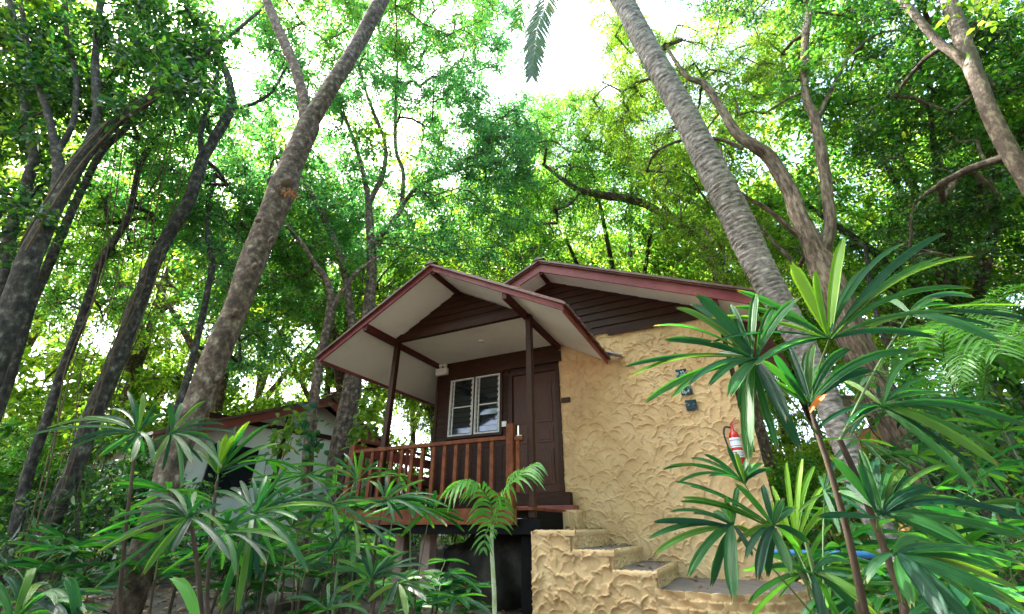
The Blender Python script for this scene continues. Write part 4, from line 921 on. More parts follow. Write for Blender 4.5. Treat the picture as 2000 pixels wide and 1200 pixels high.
for k in range(70):                                      # leaves that have blown onto the steps and the porch roof
    a, b, c = [(-2.32, -1.82, -.027), (-1.82, -1.38, -.222), (-1.38, -.95, -.407), (-.9, .35, -.583), (-.9, .35, -.583)][int(g.integers(0, 5))]
    P.append((g.uniform(a + .03, b - .03), 6.9 - abs(g.normal(0, .5)) if g.random() < .6 else g.uniform(5.5, 6.9), c + .008))
for k in range(420):
    x = AX + g.uniform(-2.2, 2.2); P.append((x, g.uniform(4.66, 6.4), soff(x) + .115))
for k in range(500):
    x = MX + g.uniform(-3.2, 3.3); P.append((x, 6.4 + abs(g.normal(0, .8)), ms(x) + .24))
P = np.array(P); n = len(P); dv = unit(g.normal(0, 1, (n, 3)) * [1, 1, .2]); V, tri, quad = leaves(P, dv, unit(g.normal(0, .4, (n, 3)) + Z_), g.uniform(.05, .11, n), g.uniform(.02, .05, n))
tag(arr_mesh('fallen_leaves', V, [tri, quad], M['litter']), 'dry fallen leaves lying on the steps and the roofs', 'leaf litter', kind='stuff')
def cover(az0, az1, r0, r1, npl):
    pl = []; g = np.random.default_rng(55)
    rad = g.uniform(r0, r1, npl); az = np.radians(g.uniform(az0, az1, npl)); B = rad[:, None] * (np.cos(az)[:, None] * H_ + np.sin(az)[:, None] * R_)
    ok = ~((B[:, 0] > -5.8) & (B[:, 0] < 1.3) & (B[:, 1] > 5) & (B[:, 1] < 11.3)); B = B[ok]; B[:, 2] = ground_z(B[:, 0], B[:, 1])
    m = 14; n = len(B) * m; b = np.repeat(B, m, 0) + g.normal(0, .05, (n, 3)) * [1, 1, 0] + Z_ * g.uniform(.0, .3, (n, 1))
    dv = unit(g.normal(0, 1, (n, 3)) * [1, 1, .3] + Z_ * .5)
    return leaves(b, dv, unit(Z_ + g.normal(0, .4, (n, 3))), g.uniform(.1, .26, n), g.uniform(.03, .07, n))
V, tri, quad = cover(-60, 60, 10.5, 20, 900)
tag(arr_mesh('ground_cover', V, [tri, quad], M['l_mid']), 'low green seedlings covering the forest floor', 'ground cover', kind='stuff')

# ------------------------------------------------------------------ fan palms
def blade(G, c, tip, wd, sag, nup, g, st=9):
    """one pleated segment of a fan leaf, blunt and toothed at the end"""
    c = np.array(c); tip = np.array(tip); D = tip - c; L_ = np.linalg.norm(D)
    ctrl = c + D * .5 + Z_ * sag * L_
    t = np.linspace(0, 1, st)[:, None]
    P = (1-t)**2 * c + 2*t*(1-t) * ctrl + t**2 * tip
    T = unit(np.gradient(P, axis=0)); side = unit(np.cross(T, nup)); nv = np.cross(side, T)
    prof = np.interp(t[:, 0], [0, .12, .35, .75, .92, 1], [.22, .5, .92, 1.0, .8, .5]) * wd / 2
    cols = np.array([-1, -.5, 0, .5, 1]); zig = np.array([.22, -.22, .26, -.22, .22])
    V = P[:, None] + side[:, None] * (cols[None, :, None] * prof[:, None, None]) + nv[:, None] * (zig[None, :, None] * 1.3 * prof[:, None, None])
    V[-1] += T[-1] * (np.array([-.35, .25, -.1, .4, -.3]) * wd)[:, None]
    k = 5; b = np.arange(st - 1)[:, None] * k + np.arange(k - 1)[None]
    A_ = np.stack([np.broadcast_to(cols[None], (st, k)) , np.broadcast_to(t, (st, k)), np.full((st, k), g.uniform(0, 10))], -1).reshape(-1, 3)
    G.add(V.reshape(-1, 3), np.stack([b, b + 1, b + k + 1, b + k], -1).reshape(-1, 4), A_)
def fan_px(plant, c, d, tips, wd, g, seg_mat='l_fan', sagr=(.08, .24), dd=.12, up=None, stalk=None, mats=None):
    G = Geo(); cc = at(c[0], c[1], d); nup = unit(Z_ * .55 - unit(cc) * .75) if up is None else np.array(up)
    full = list(tips); an = sorted(((math.atan2(q[1] - c[1], q[0] - c[0]), math.hypot(q[0] - c[0], q[1] - c[1]), q) for q in tips), key=lambda v: v[0])
    for (a0, l0, q0), (a1, l1, q1) in zip(an, an[1:]):
        if .2 < a1 - a0 < 1.1 and g.random() < .95:
            if math.hypot(c[0] + l0 * math.cos((a0 + a1) / 2) - 1335, c[1] + l0 * math.sin((a0 + a1) / 2) - 765) < 80: continue
            am = (a0 + a1) / 2 + g.normal(0, .05); lm = min(l0, l1) * g.uniform(.72, 1.0) + abs(l0 - l1) * .3
            full.append((c[0] + lm * math.cos(am), c[1] + lm * math.sin(am), g.uniform(-.08, .12), g.uniform(.6, .9)))
    for i, tp in enumerate(full):
        td = d + g.uniform(-dd, dd) if len(tp) < 3 else d + tp[2]
        w_ = wd * .52 * (tp[3] if len(tp) > 3 else g.uniform(.8, 1.1))
        blade(G, cc + g.normal(0, .004, 3), at(tp[0], tp[1], td), w_, g.uniform(*sagr), unit(nup + g.normal(0, .18, 3)), g)
    G.build('fan_leaf', M[seg_mat], plant, smooth=True)
    if stalk is not None:
        S = np.array([cc, cc * .5 + stalk * .5 + np.array([0, 0, .012]), stalk]); Ps = catmull(S, 5)
        V, Q = tubes(Ps[None], np.linspace(.002, .0035, len(Ps))[None], 6); arr_mesh('leaf_stalk', V, Q, M['stem'], plant, smooth=True)
def fan_auto(plant, cc, L_, wd, g, facing, n=9, spread=125, mat_='l_fan', stalk=None, droop=.18):
    """fan with its segments spread around an outward axis"""
    G = Geo(); cc = np.array(cc); ax = unit(np.array(facing)); side = unit(np.cross(ax, Z_)); up = np.cross(side, ax)
    for i in range(n):
        a = math.radians(-spread + 2 * spread * (i + .5) / n + g.uniform(-7, 7)); l = L_ * g.uniform(.82, 1.08) * (1 - .15 * abs(math.sin(a)) )
        d = ax * math.cos(a) + side * math.sin(a) + up * g.uniform(.0, .25)
        blade(G, cc, cc + unit(d) * l - Z_ * droop * l * g.uniform(.5, 1.8), wd * g.uniform(.75, 1.1), g.uniform(.06, .16), unit(up + g.normal(0, .12, 3)), g, st=7)
    G.build('fan_leaf', M[mat_], plant, smooth=True)
    if stalk is not None:
        Ps = catmull(np.array([cc, (cc + stalk) / 2 + Z_ * .02, stalk]), 4)
        V, Q = tubes(Ps[None], np.linspace(.003, .005, len(Ps))[None], 5); arr_mesh('leaf_stalk', V, Q, M['stem'], plant, smooth=True)
def cane(plant, pts, r0, r1, m='cane'):
    P = np.array([at(x, y, d) for x, y, d in pts]); P = base_on_ground(P); G = Geo()
    trunk_tube(G, P, np.linspace(r0, r1, len(P)) * .72, 10, .06, len(pts)); G.build('cane', M[m], plant, smooth=True); return P
def palm(label, base, group='lady palms'): 
    b = at(*base); return thing('lady_palm', label, 'lady palm', (b[0], b[1], float(ground_z(b[0], b[1]))), group)

g = np.random.default_rng(41)
# big one at right
p = palm('large lady palm with two fibrous canes and wide fans before the stucco wall', (1680, 1300, 1.3))
k1 = cane(p, [(1700,1260,1.34),(1688,1190,1.33),(1655,1040,1.31),(1620,915,1.3),(1598,850,1.3),(1583,795,1.3)], .017, .009)
k2 = cane(p, [(1795,1290,1.28),(1765,1180,1.28),(1715,1040,1.28),(1672,930,1.28),(1640,860,1.27)], .014, .011)
fan_px(p, (1474,702), 1.12, [(1282,636),(1324,602),(1361,577,0,1.1),(1477,576,.02,.9),(1556,585),(1222,716,.0,.6),(1234,734,0,.6),(1262,785,-.05,.8),(1314,776,-.08,.8),(1345,752,-.1,.7),(1386,752,-.1,.7),(1425,772,-.16,1.0),(1464,897,-.10,1.25),(1536,818,-.12,1.25),(1562,876,-.04,1.0),(1400,690,.1,.8),(1300,664,.05,.8)], .052, g, stalk=k1[-2])
fan_px(p, (1620,662), 1.15, [(1444,569,0,.85),(1392,621,0,.7),(1392,668,-.05,.7),(1476,712,-.1,.8),(1763,476,.05,.8),(1842,457,.02,1.05),(1896,501,0,1.0),(1893,562,-.05,.9),(1860,610,.05,.6),(1822,658,-.08,.8),(1700,520,.15,.7)], .052, g, stalk=k1[-1])
fan_px(p, (1620,661), 1.15, [(1647,468,.02,1.25),(1547,518,.0,1.3)], .052, g, seg_mat='l_lime')  # lime colour stands in for sun shining through these two blades
fan_px(p, (1580,790), 1.22, [(1659,682,0,1.0),(1590,674,.05,.8),(1541,676,.05,.9),(1487,705,0,.9),(1777,686,-.08,1.1),(1705,724,-.05,.9),(1440,745,.1,.7),(1625,700,.12,.7)], .05, g, stalk=k1[-1])
fan_px(p, (1775,616), 1.35, [(1950,668,-.15,1.3),(2010,598,0,.8),(2015,624,-.05,.8),(1825,583),(1860,596),(1900,580,.1,.8),(1700,640,0,.8),(1730,585,.1,.8)], .055, g, stalk=k2[-1])
fan_px(p, (1720,795), 1.30, [(2005,832,-.1,1.0),(1945,905,-.12,1.0),(1960,792,0,.8),(1865,812,-.05,.8),(1830,770,.1,.8),(1660,850,0,.7),(1650,745,.1,.6),(1905,950,-.15,.8),(1790,700,.12,.8),(1600,835,.0,.6)], .052, g, stalk=k2[-1])
fan_px(p, (1720,1003), 1.18, [(1625,895,0,.9),(1858,908,.02,.6),(2005,1016,-.05,.9),(2000,1052,-.08,1.0),(1950,1108,-.12,1.0),(1825,955),(1765,918,.05,.9),(1895,1066,-.1,1.1),(1680,880,.05,.8),(1600,1010,.05,.7),(1640,960,.1,.8),(1750,905,.1,.7),(1900,985,0,.7)], .05, g, stalk=k2[-3])
fan_px(p, (1750,1082), 1.02, [(1955,1168,-.1,1.1),(2015,1200,-.05,1.2),(1850,1215,-.15,1.1),(1995,1100,0,1.0),(1692,1135,0,.8),(1900,1220,-.1,1.0),(1985,1150,.05,.8),(1780,1180,-.1,.9),(1820,1060,.1,.8)], .052, g, stalk=k2[-4])
# yellowing leaf tip on that palm
G = Geo(); blade(G, at(1582,806,1.19), at(1610,772,1.18), .018, .1, unit(Z_ - unit(at(1600, 780, 1))), g); o = G.build('yellowed_leaf_tip', mat('orange_leaf', (.55, .15, .01), .6), p, smooth=True)
# lower one
p = palm('lady palm with drooping dark fans hanging over the lowest step', (1600, 1300, 1.6))
k1 = cane(p, [(1660,1290,1.62),(1610,1200,1.62),(1590,1120,1.62),(1572,1050,1.62)], .013, .008, 'stem')
fan_px(p, (1452,942), 1.62, [(1296,917,.0,.6),(1310,909,0,.5),(1376,888,0,.6),(1324,944,-.1,.6),(1457,897,.05,.7),(1421,872,.02,.7),(1437,884,.0,.7),(1489,905,.05,.7),(1509,918,0,.6),(1385,930,-.1,.7),(1350,895,.1,.5)], .048, g, stalk=k1[1])
fan_px(p, (1432,1027), 1.45, [(1268,1052,0,.75),(1281,1081,-.05,.85),(1278,1020,0,.7),(1345,1125,-.08,.9),(1433,1167,-.12,1.35),(1362,1088,0,.5),(1478,1055,0,.8),(1442,950,.05,.7),(1404,986,.1,.8),(1355,1003,.05,.6),(1310,1000,.05,.5)], .052, g, stalk=k1[1])
fan_px(p, (1512,1030), 1.42, [(1320,941,0,.6),(1335,972,0,.6),(1480,1130,-.12,1.0),(1545,1117,-.1,1.0),(1550,992,0,1.0),(1490,947,.05,.8),(1440,1060,0,.6),(1350,950,.1,.5),(1330,980,.02,.5),(1580,1060,0,.8)], .05, g, stalk=k1[2])
fan_px(p, (1556,1075), 1.75, [(1536,905,0,.8),(1567,898,.05,.8),(1590,912,.1,.8),(1608,950,.05,.7),(1490,972,0,1.0),(1640,1000,.1,.7)], .048, g, seg_mat='l_lime', stalk=k1[2])
fan_px(p, (1610,960), 1.7, [(1600,930,.1,.6),(1560,1000,0,.6),(1650,900,.1,.8),(1690,960,0,.7),(1640,1040,-.1,.8),(1700,1010,-.1,.7)], .045, g, stalk=k1[2])
fan_px(p, (1590,1120), 1.5, [(1770,1290,-.1,1.0),(1700,1180,-.1,.9),(1620,1250,-.15,.9),(1500,1110,0,.6),(1660,1100,.1,.8)], .05, g, stalk=k1[0])
# left group
g = np.random.default_rng(43)
p = palm('lady palm with arching blue-green fans in front of the big leaning trunk', (260, 1300, 2.0))
k1 = cane(p, [(220,1290,2.05),(235,1150,2.05),(250,1000,2.0),(262,900,2.0)], .014, .008)
fan_px(p, (268,846), 2.0, [(50,852,0,.8),(92,836,.05,.7),(135,866,-.05,.9),(195,892,-.1,1.0),(257,900,-.12,1.1),(250,766,.05,1.0),(280,769,.05,1.0),(322,808,.05,1.1),(165,815,.1,.7),(212,800,.1,.8),(130,880,0,.6),(300,900,-.1,.9)], .044, g, stalk=k1[-1])
fan_px(p, (333,848), 2.05, [(330,786,0,1.1),(400,784,.05,.8),(462,846,0,.7),(432,912,-.1,1.0),(374,902,-.12,1.2),(436,829,.05,.7),(300,905,-.1,.9),(280,870,0,.8),(355,950,-.15,.8),(420,866,0,.7)], .043, g, stalk=k1[-1])
p = palm('lady palm with one fan standing upright and lime green', (430, 1300, 2.1))
k1 = cane(p, [(400,1300,2.1),(405,1150,2.1),(415,1020,2.1),(424,940,2.1)], .012, .008)
fan_px(p, (425,925), 2.1, [(525,830,0,.9),(545,866,-.05,.8),(500,905,-.05,.7),(410,862,.05,.8),(460,835,.1,.8),(530,888,0,.6),(385,880,.05,.7)], .043, g, stalk=k1[-1])
fan_px(p, (424,922), 2.08, [(484,826,0,1.2),(441,850,.02,1.1)], .043, g, seg_mat='l_lime')
fan_px(p, (495,1004), 1.9, [(600,1116,-.1,1.2),(464,1192,-.15,1.0),(501,1127,-.1,.9),(430,1187,-.15,1.0),(612,944,.05,.8),(676,950,.05,.8),(652,990,0,.8),(580,1015,-.05,.8),(520,930,.1,.8),(470,940,.1,.9),(420,960,.05,.8),(560,915,.1,.8),(480,1080,-.15,.9)], .043, g, stalk=k1[1])
p = palm('lady palm with long pale-edged drooping fans at lower left', (380, 1320, 1.8))
k1 = cane(p, [(390,1310,1.8),(392,1190,1.8),(385,1100,1.8),(375,1030,1.8)], .013, .009)
fan_px(p, (370,1010), 1.75, [(184,1045,0,.9),(281,1120,-.1,1.2),(336,1076,-.12,1.1),(270,990,.05,1.0),(280,969,.05,.7),(448,1090,-.08,1.1),(190,1080,-.05,.8),(330,955,.1,.8),(380,960,.1,.9),(430,985,.05,.8),(215,1015,.02,.7),(185,1150,-.1,.6)], .041, g, stalk=k1[-1])
fan_px(p, (440,1040), 1.8, [(540,1010,0,.8),(560,1060,-.05,.8),(520,1100,-.1,.8),(460,1120,-.1,.9),(400,1100,-.1,.8),(500,985,.1,.7),(390,1000,.05,.7)], .040, g, stalk=k1[-2])
p = palm('lady palm with many narrow fans in front of the left deck end', (690, 1300, 2.9))
k1 = cane(p, [(640,1300,2.9),(655,1150,2.9),(672,1020,2.9),(690,950,2.9)], .012, .008, 'stem'); k2 = cane(p, [(735,1300,2.9),(727,1200,2.9),(728,1110,2.9),(742,1010,2.9)], .02, .011)
fan_px(p, (698,937), 2.9, [(651,893,0,.8),(708,880,.05,1.0),(672,886,.1,.7),(640,925,0,.6),(740,900,.05,.7),(650,960,-.05,.7)], .043, g, stalk=k1[-1])
fan_px(p, (752,978), 2.8, [(874,990,-.05,.7),(828,938,.05,.7),(755,930,.1,1.1),(704,1005,-.05,1.0),(826,1008,-.1,1.1),(846,966,0,.7),(722,940,.1,1.0),(790,940,.1,.9),(680,985,0,.8),(862,1015,-.1,.6),(770,1020,-.1,.8)], .043, g, stalk=k2[-1])
fan_px(p, (650,985), 2.7, [(560,960,0,.7),(540,1010,-.05,.7),(600,1035,-.1,1.0),(660,1050,-.1,1.1),(720,1030,-.05,.9),(600,930,.1,.8),(740,985,0,.7),(570,985,0,.7),(700,960,.1,.7)], .044, g, stalk=k1[-1])
fan_px(p, (690,1020), 2.75, [(760,1070,-.1,1.1),(700,1090,-.15,1.0),(640,1080,-.1,.9),(800,1035,-.05,.7),(620,1040,0,.7)], .043, g, stalk=k2[-2])
p = palm('low lady palm with dark glossy fans before the boulder under the deck', (730, 1320, 2.5))
k1 = cane(p, [(722,1300,2.5),(726,1210,2.5),(735,1160,2.5)], .014, .009)
fan_px(p, (727,1130), 2.45, [(641,1117,0,.7),(659,1094,.03,.8),(694,1083,.08,.9),(715,1070,.08,.9),(797,1078,.02,.9),(832,1106,-.03,.8),(652,1162,-.05,.8),(690,1180,-.1,.8),(760,1085,.1,.8),(812,1090,.05,.7),(800,1135,-.05,.8)], .041, g, stalk=k1[-1])
fan_px(p, (778,1140), 2.5, [(740,1200,-.1,1.1),(795,1205,-.12,1.2),(832,1172,-.1,1.2),(848,1150,-.03,1.0),(815,1115,0,1.0),(760,1180,-.1,1.0),(720,1175,-.05,.9)], .048, g, seg_mat='l_dark', stalk=k1[-1])
fan_px(p, (640,1190), 2.3, [(560,1170,0,.8),(590,1215,-.05,.8),(690,1160,.05,.8),(720,1200,-.05,.8),(640,1140,.1,.8)], .040, g, stalk=k1[0])
p = palm('lady palm with curled blades reaching in at the bottom left corner', (60, 1400, 1.3))
k1 = cane(p, [(20,1400,1.3),(25,1280,1.3)], .013, .009)
fan_px(p, (30,1215), 1.3, [(166,1195,-.05,.8),(60,1112,.05,.8),(128,1235,-.1,1.0),(-60,1130,0,.9),(95,1160,0,.7)], .045, g, sagr=(.25, .45), stalk=k1[-1])
fan_px(p, (150,1240), 1.25, [(128,1128,.0,1.0),(165,1205,-.1,1.0),(70,1180,0,.8)], .045, g, sagr=(.2, .3), stalk=k1[-1])
p = palm('single broad green blade rising at the bottom edge', (370, 1400, 1.35), None)
k1 = cane(p, [(400,1380,1.35),(395,1290,1.35)], .01, .007, 'stem')
fan_px(p, (388,1240), 1.35, [(338,1130,0,1.3)], .05, g, seg_mat='l_palm', stalk=k1[-1])
# smaller ones further back, free-form
def small_palm(label, x, d, hts, L_, seed, mat_='l_fan', nfan=7, wd=.05, spr=.35, group='lady palms in the undergrowth'):
    g = np.random.default_rng(seed); b = at(x, 1000, d); gz = float(ground_z(b[0], b[1])); p = thing('lady_palm', label, 'lady palm', (b[0], b[1], gz), group)
    for c in range(3):
        q = np.array([b[0], b[1], gz]) + np.array([g.normal(0, .12), g.normal(0, .12), 0]); h_ = hts * g.uniform(.7, 1.05); lean = g.normal(0, .08, 2)
        P = np.array([q - Z_ * .05, q + Z_ * h_ * .5 + [lean[0] * .5, lean[1] * .5, 0], q + Z_ * h_ + [lean[0], lean[1], 0]]); G = Geo()
        trunk_tube(G, P, np.array([.012, .011, .008]), 8, .05, c); G.build('cane', M['cane'], p, smooth=True)
        for k in range(nfan):
            a = g.uniform(0, 6.28) ; o = np.array([math.cos(a), math.sin(a), 0]); cc = P[-1] - Z_ * h_ * .45 * (k / nfan) + o * spr * g.uniform(.6, 1.1) + Z_ * g.uniform(.02, .22)
            fan_auto(p, cc, L_ * g.uniform(.8, 1.1), wd, g, unit(o + Z_ * g.uniform(-.2, .5)), mat_=mat_, stalk=P[-1] - Z_ * h_ * .45 * (k / nfan), n=8)
for i, (x, d, h_, L_, lb) in enumerate([(470, 4.2, 1.1, .34, 'lady palm clump just right of the big leaning trunk'), (640, 4.4, 1.05, .32, 'lady palm clump against the left end of the porch railing'),
        (200, 4.0, .9, .34, 'lady palm clump left of the big leaning trunk'), (820, 4.0, .75, .28, 'small lady palm clump before the deck fascia'), (90, 3.2, .55, .34, 'low lady palm clump at the foot of the lianas'),
        (1880, 2.6, .95, .36, 'lady palm clump before the fissured trunk at lower right'), (1660, 3.4, .8, .3, 'low lady palm clump behind the blue pipe'), (1960, 3.4, 1.15, .34, 'lady palm clump at the right edge below the ochre wall')]):
    small_palm(lb, x, d, h_, L_, 400 + i, nfan=6)

def fan_mass(label, base, seed, spots, L0, L1, mats, spread=130):
    p = palm(label, base); g = np.random.default_rng(seed)
    for (x, y, d) in spots:
        cc = at(x, y, d); ft = np.array([cc[0] + g.normal(0, .12), cc[1] + .15 + g.normal(0, .1), float(ground_z(cc[0], cc[1]))])
        st_ = ft * .35 + cc * .65; V, Q = tubes(catmull([ft, (ft + st_) / 2 + [.02, 0, 0], st_], 5)[None], np.full((1, 11), .006), 6); arr_mesh('cane', V, Q, M['cane'], p, smooth=True)
        fan_auto(p, cc, g.uniform(L0, L1), .036, g, unit(unit(-cc) * .5 + R_ * g.uniform(-1, 1) + Z_ * g.uniform(-.1, .5)), n=int(g.integers(8, 12)), spread=spread, mat_=mats[int(g.integers(0, len(mats)))], stalk=st_, droop=.3)
fan_mass('dense lady palm mass between the leaning trunk and the deck', (600, 1250, 3.2), 47, [(545,960,3.1),(590,930,3.3),(620,1000,3.0),(570,1030,2.9),(655,915,3.5),(780,930,3.3),(800,985,3.1),(520,900,3.3),(690,1065,2.9),(840,1000,3.2),(470,1040,2.6),(330,960,2.7)], .30, .40, ('l_fan', 'l_fan', 'l_dark'))
fan_mass('dense dark lady palm mass filling the lower right corner', (1800, 1250, 2.2), 48, [(1640,1070,2.2),(1700,960,2.4),(1860,1010,2.2),(1910,920,2.6),(1790,890,2.8),(1570,1120,2.1),(1950,1030,2.0),(1850,1120,1.9),(1620,1150,2.0),(1970,1110,1.9),(1740,1140,2.0),(1900,1160,1.8),(1680,860,2.9),(1960,840,2.8)], .28, .38, ('l_fan', 'l_dark', 'l_fan'))
# ---- young feather palm before the deck
g = np.random.default_rng(90)
p = thing('feather_palm', 'young feather palm on a thin pale stem in front of the porch deck', 'palm', tuple(base_on_ground(np.array([at(966,1195,3.4), at(962,1100,3.4)]))[0]))
P = base_on_ground(np.array([at(966,1195,3.4), at(963,1120,3.4), at(960,1060,3.4), at(962,1025,3.4)])); Ps = catmull(P, 10)
V, Q = tubes(Ps[None], np.interp(np.arange(len(Ps)), [0, len(Ps)], [.016, .013])[None], 10); arr_mesh('stem', V, Q, M['palestem'], p, smooth=True)
gl, gr = Geo(), Geo()
frond(gl, gr, [at(962,1030,3.4), at(958,985,3.35), at(940,955,3.3), at(910,940,3.25), at(884,955,3.2)], .29, .027, 20, g, droop=.75, rr=.006)
frond(gl, gr, [at(962,1030,3.4), at(975,985,3.4), at(995,950,3.4), at(1015,925,3.45), at(1037,910,3.5)], .31, .026, 20, g, droop=.75, rr=.006)
frond(gl, gr, [at(962,1035,3.4), at(950,1040,3.3), at(945,1070,3.25)], .10, .02, 6, g, droop=.6, rr=.005)
gl.build('fronds', M['l_palm'], p); gr.build('frond_stalks', M['stem'], p)

# ---- feather palms and cane thicket at right
def areca(label, x, d, h_, n, L_, seed, pts=None, group='feather palms at right'):
    g = np.random.default_rng(seed); b = at(x, 1000, d); gz = float(ground_z(b[0], b[1])); p = thing('areca_palm', label, 'palm', (b[0], b[1], gz), group); gl, gr, gc = Geo(), Geo(), Geo()
    for c in range(n):
        q = np.array([b[0] + g.normal(0, .2), b[1] + g.normal(0, .2), gz]); hh = h_ * g.uniform(.7, 1.1); ln = g.normal(0, .25, 2); T_ = q + np.array([ln[0], ln[1], hh])
        V, Q = tubes(catmull([q - Z_ * .05, (q + T_) / 2 + [0, 0, .1], T_], 6)[None], np.linspace(.028, .016, 13)[None], 8); gc.add(V, Q)
        for k in range(3):
            a = g.uniform(0, 6.28); o = np.array([math.cos(a), math.sin(a), 0]); l = L_ * g.uniform(.8, 1.1)
            frond(gl, gr, [T_, T_ + o * l * .2 + Z_ * l * .35, T_ + o * l * .55 + Z_ * l * .5, T_ + o * l * .9 + Z_ * l * .38, T_ + o * l * 1.15 + Z_ * l * .08], l * .3, .028, 30, g, droop=.35, rr=.008)
    gc.build('canes', M['stem'], p, smooth=True); gl.build('fronds', M['l_palm'], p); gr.build('frond_stalks', M['stem'], p)
areca('feather palm with bright arching fronds at the right edge, tallest of its group', 2050, 4.8, 2.6, 5, 1.3, 501)
areca('feather palm with yellow-green fronds far behind at the right edge', 2090, 6.6, 3.0, 4, 1.3, 502)
def thicket(label, x, d, seed, n=9, h_=2.2, lm='l_fan', group='cane thickets'):
    g = np.random.default_rng(seed); b = at(x, 1000, d); gz = float(ground_z(b[0], b[1])); p = thing('cane_shrub', label, 'shrub', (b[0], b[1], gz), group); gc, gl = Geo(), Geo()
    for c in range(n):
        q = np.array([b[0] + g.normal(0, .25), b[1] + g.normal(0, .25), gz - .05]); hh = h_ * g.uniform(.6, 1.1); lean = -R_ * hh * g.uniform(.05, .4) + H_ * g.normal(0, .15)
        Ps = catmull([q, q + Z_ * hh * .5 + lean * .35, q + Z_ * hh + lean], 7); V, Q = tubes(Ps[None], np.linspace(.011, .005, len(Ps))[None], 6); gc.add(V, Q)
        m = 44; i = g.integers(4, len(Ps), m); b0 = Ps[i]; o = unit(g.normal(0, 1, (m, 3)) * [1, 1, .35]); ln = g.uniform(.05, .22, (m, 1)); base = b0 + o * ln
        V, Q = tubes(np.stack([b0, base], 1), np.full((m, 2), .0025), 3); gc.add(V, Q)
        dv = unit(o + g.normal(0, .35, (m, 3)) - Z_ * .45); V, tri, quad = leaves(base, dv, unit(Z_ + g.normal(0, .4, (m, 3))), g.uniform(.13, .24, m), g.uniform(.03, .055, m)); gl.add(V, tri); 
        gl.F.setdefault(4, []).append(quad + gl.n - len(V))
    gc.build('canes', M['darkbark'], p, smooth=True); gl.build('foliage', M[lm], p)
thicket('thicket of thin dark canes with lance-shaped leaves at the right edge', 2010, 4.2, 601, 12, 2.4)
thicket('leafy thicket at the foot of the big leaning trunk, left side', 190, 6.6, 603, 9, 1.6, 'l_dark')
thicket('leafy thicket under the eave of the far cottage', 560, 6.6, 604, 8, 1.0)
thicket('leafy thicket beside the left corner of the deck', 660, 6.4, 605, 8, 1.4, 'l_dark')
# climbers on the two trunks behind the porch
def climber(label, x0, y0, x1, y1, d, seed, n, lm):
    g = np.random.default_rng(seed); t = g.uniform(0, 1, n); c = at(x0 + (x1 - x0) * t, y0 + (y1 - y0) * t, d) + g.normal(0, .13, (n, 3)); o = unit(g.normal(0, 1, (n, 3)) - Z_ * .5 - H_ * .5)
    V, tri, quad = leaves(c, o, unit(Z_ - H_ + g.normal(0, .4, (n, 3))), g.uniform(.12, .22, n), g.uniform(.07, .12, n)); G = Geo(); G.add(V, tri); G.F.setdefault(4, []).append(quad); 
    r = thing('climbing_plant', label, 'climber', tuple(at(x1, y1, d)), 'climbers on the trunks'); G.build('foliage', M[lm], r)
    V, Q = tubes(catmull([at(x0, y0, d), at((x0+x1)/2 + 8, (y0+y1)/2, d - .05), at(x1, y1 + 60, d)], 6)[None], np.full((1, 13), .008), 5); arr_mesh('vine', V, Q, M['liana'], r)
climber('climbing plant with broad dark leaves on the slender trunk before the white gable', 618, 800, 600, 890, 7.9, 701, 60, 'l_fan')
climber('climbing plant with bright leaves hanging right of the grey trunk by the porch', 730, 790, 700, 880, 8.4, 702, 120, 'l_yel')
climber('bright climbing plant hanging before the white gable', 590, 810, 540, 870, 8.6, 703, 110, 'l_yel')

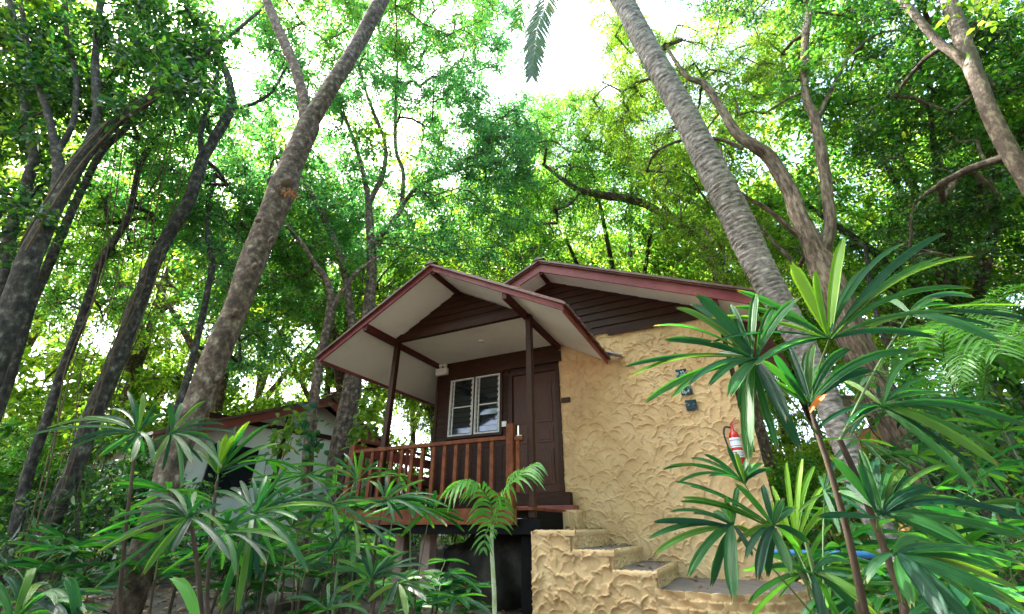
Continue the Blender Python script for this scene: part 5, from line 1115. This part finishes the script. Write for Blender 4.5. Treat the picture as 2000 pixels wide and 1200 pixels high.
# ------------------------------------------------------------------ the two other cottages
def cottage2():
    c = thing('far_cottage', 'white-walled cottage with maroon gable roof seen behind the trees at left', 'cottage', (0, 0, 0))
    A = at(648, 776, 12.5)                                   # gable peak
    e1 = unit(at(300, 893, 9.2) - A); e1[2] = 0; e1 = unit(e1)  # along the gable wall, towards the left
    n1 = unit(np.cross(e1, Z_)); n1 = n1 if n1 @ H_ < 0 else -n1  # towards the viewer
    sl = .42; hsL = 4.0; hsR = 3.0; dep = 6.0
    def P(s, o, z): return A + e1 * s + n1 * o + Z_ * z
    def rf(s): return -sl * abs(s)
    gz = float(ground_z(A[0], A[1])) - A[2] - .3
    w_ = MB(); w_.prism([P(-2.5, -.5, gz), P(3.3, -.5, gz), P(3.3, -.5, rf(3.3) - .14), P(0, -.5, -.14), P(-2.5, -.5, rf(2.5) - .14)], -n1 * 5); w_.build('wall', M['shell'], c)
    f = MB()
    for sg, hs in ((1, hsL), (-1, hsR)):
        f.prism([P(0, 0, -.05), P(sg * hs, 0, rf(hs) - .05), P(sg * hs, 0, rf(hs) - .27), P(0, 0, -.27)], -n1 * .04)
    f.build('fascia', M['fascia2'], c)
    t = MB()
    for sg, hs in ((1, hsL + .05), (-1, hsR + .05)):
        t.prism([P(0, .06, .02), P(sg * hs, .06, rf(hs) + .02), P(sg * hs, .06, rf(hs) - .045), P(0, .06, -.045)], -n1 * dep)
    t.prism([P(-.1, .12, .02), P(.1, .12, .02), P(.02, .16, .16), P(-.02, .16, .16)], -n1 * .25)
    t.build('roof', M['tile'], c)
    b = MB()
    b.bar(P(-2.45, -.46, rf(2.5) + .0), P(3.3, -.46, rf(2.5) + .0), .08, .12, tuple(Z_))
    for s in (-2.4, 3.2, .9): b.bar(P(s, -.46, gz), P(s, -.46, rf(abs(s)) - .3), .09, .09, tuple(e1))
    b.build('timber_frame', M['wood'], c)
    b = MB(); b.bar(P(1.5, -.45, -2.2), P(2.6, -.45, -2.2), .05, 1.1, tuple(Z_)); b.build('window', M['glass'], c)
cottage2()
def cottage3():
    A = at(1860, 900, 11.5); c = thing('ochre_cottage', 'ochre stucco cottage half hidden by canes at right', 'cottage', (A[0], A[1], float(ground_z(A[0], A[1]))))
    e1 = R_; n1 = -H_; z0 = float(ground_z(A[0], A[1])) - .4
    def P(s, o, z): return np.array([A[0], A[1], 0]) + e1 * s + n1 * o + Z_ * z
    MB().prism([P(-1.1, 0, z0), P(4.5, 0, z0), P(4.5, 0, 2.55), P(-1.1, 0, 2.55)], -n1 * 4).build('wall', M['ochre'], c)
    MB().prism([P(-1.9, .8, 2.35), P(-1.9, .8, 2.45), P(-1.9, -2.2, 3.85), P(-1.9, -2.2, 3.75)], e1 * 7).build('roof', M['tile'], c)
    MB().bar(P(-1.9, .82, 2.36), P(5.1, .82, 2.36), .04, .18).build('fascia', M['fascia'], c)
    MB().prism([P(.15, .02, z0 + .5), P(.95, .02, z0 + .5), P(.95, .02, 2.3), P(.15, .02, 2.3)], n1 * .03).build('door', M['siding'], c) if False else None
    q = at(1834, 880, 11.3); e = thing('fire_extinguisher', 'small red fire extinguisher on the ochre wall half hidden at right', 'fire extinguisher', tuple(q))
    MB().lathe((q[0], q[1], q[2] - .2), [(.07, 0), (.075, .02), (.075, .36), (.03, .42), (.025, .46)], n=16).build('cylinder', M['red'], e, smooth=True)
    MB().lathe((q[0], q[1], q[2] - .1), [(.077, 0), (.077, .14)], n=16).build('paper_label', M['label'], e, smooth=True)
cottage3()
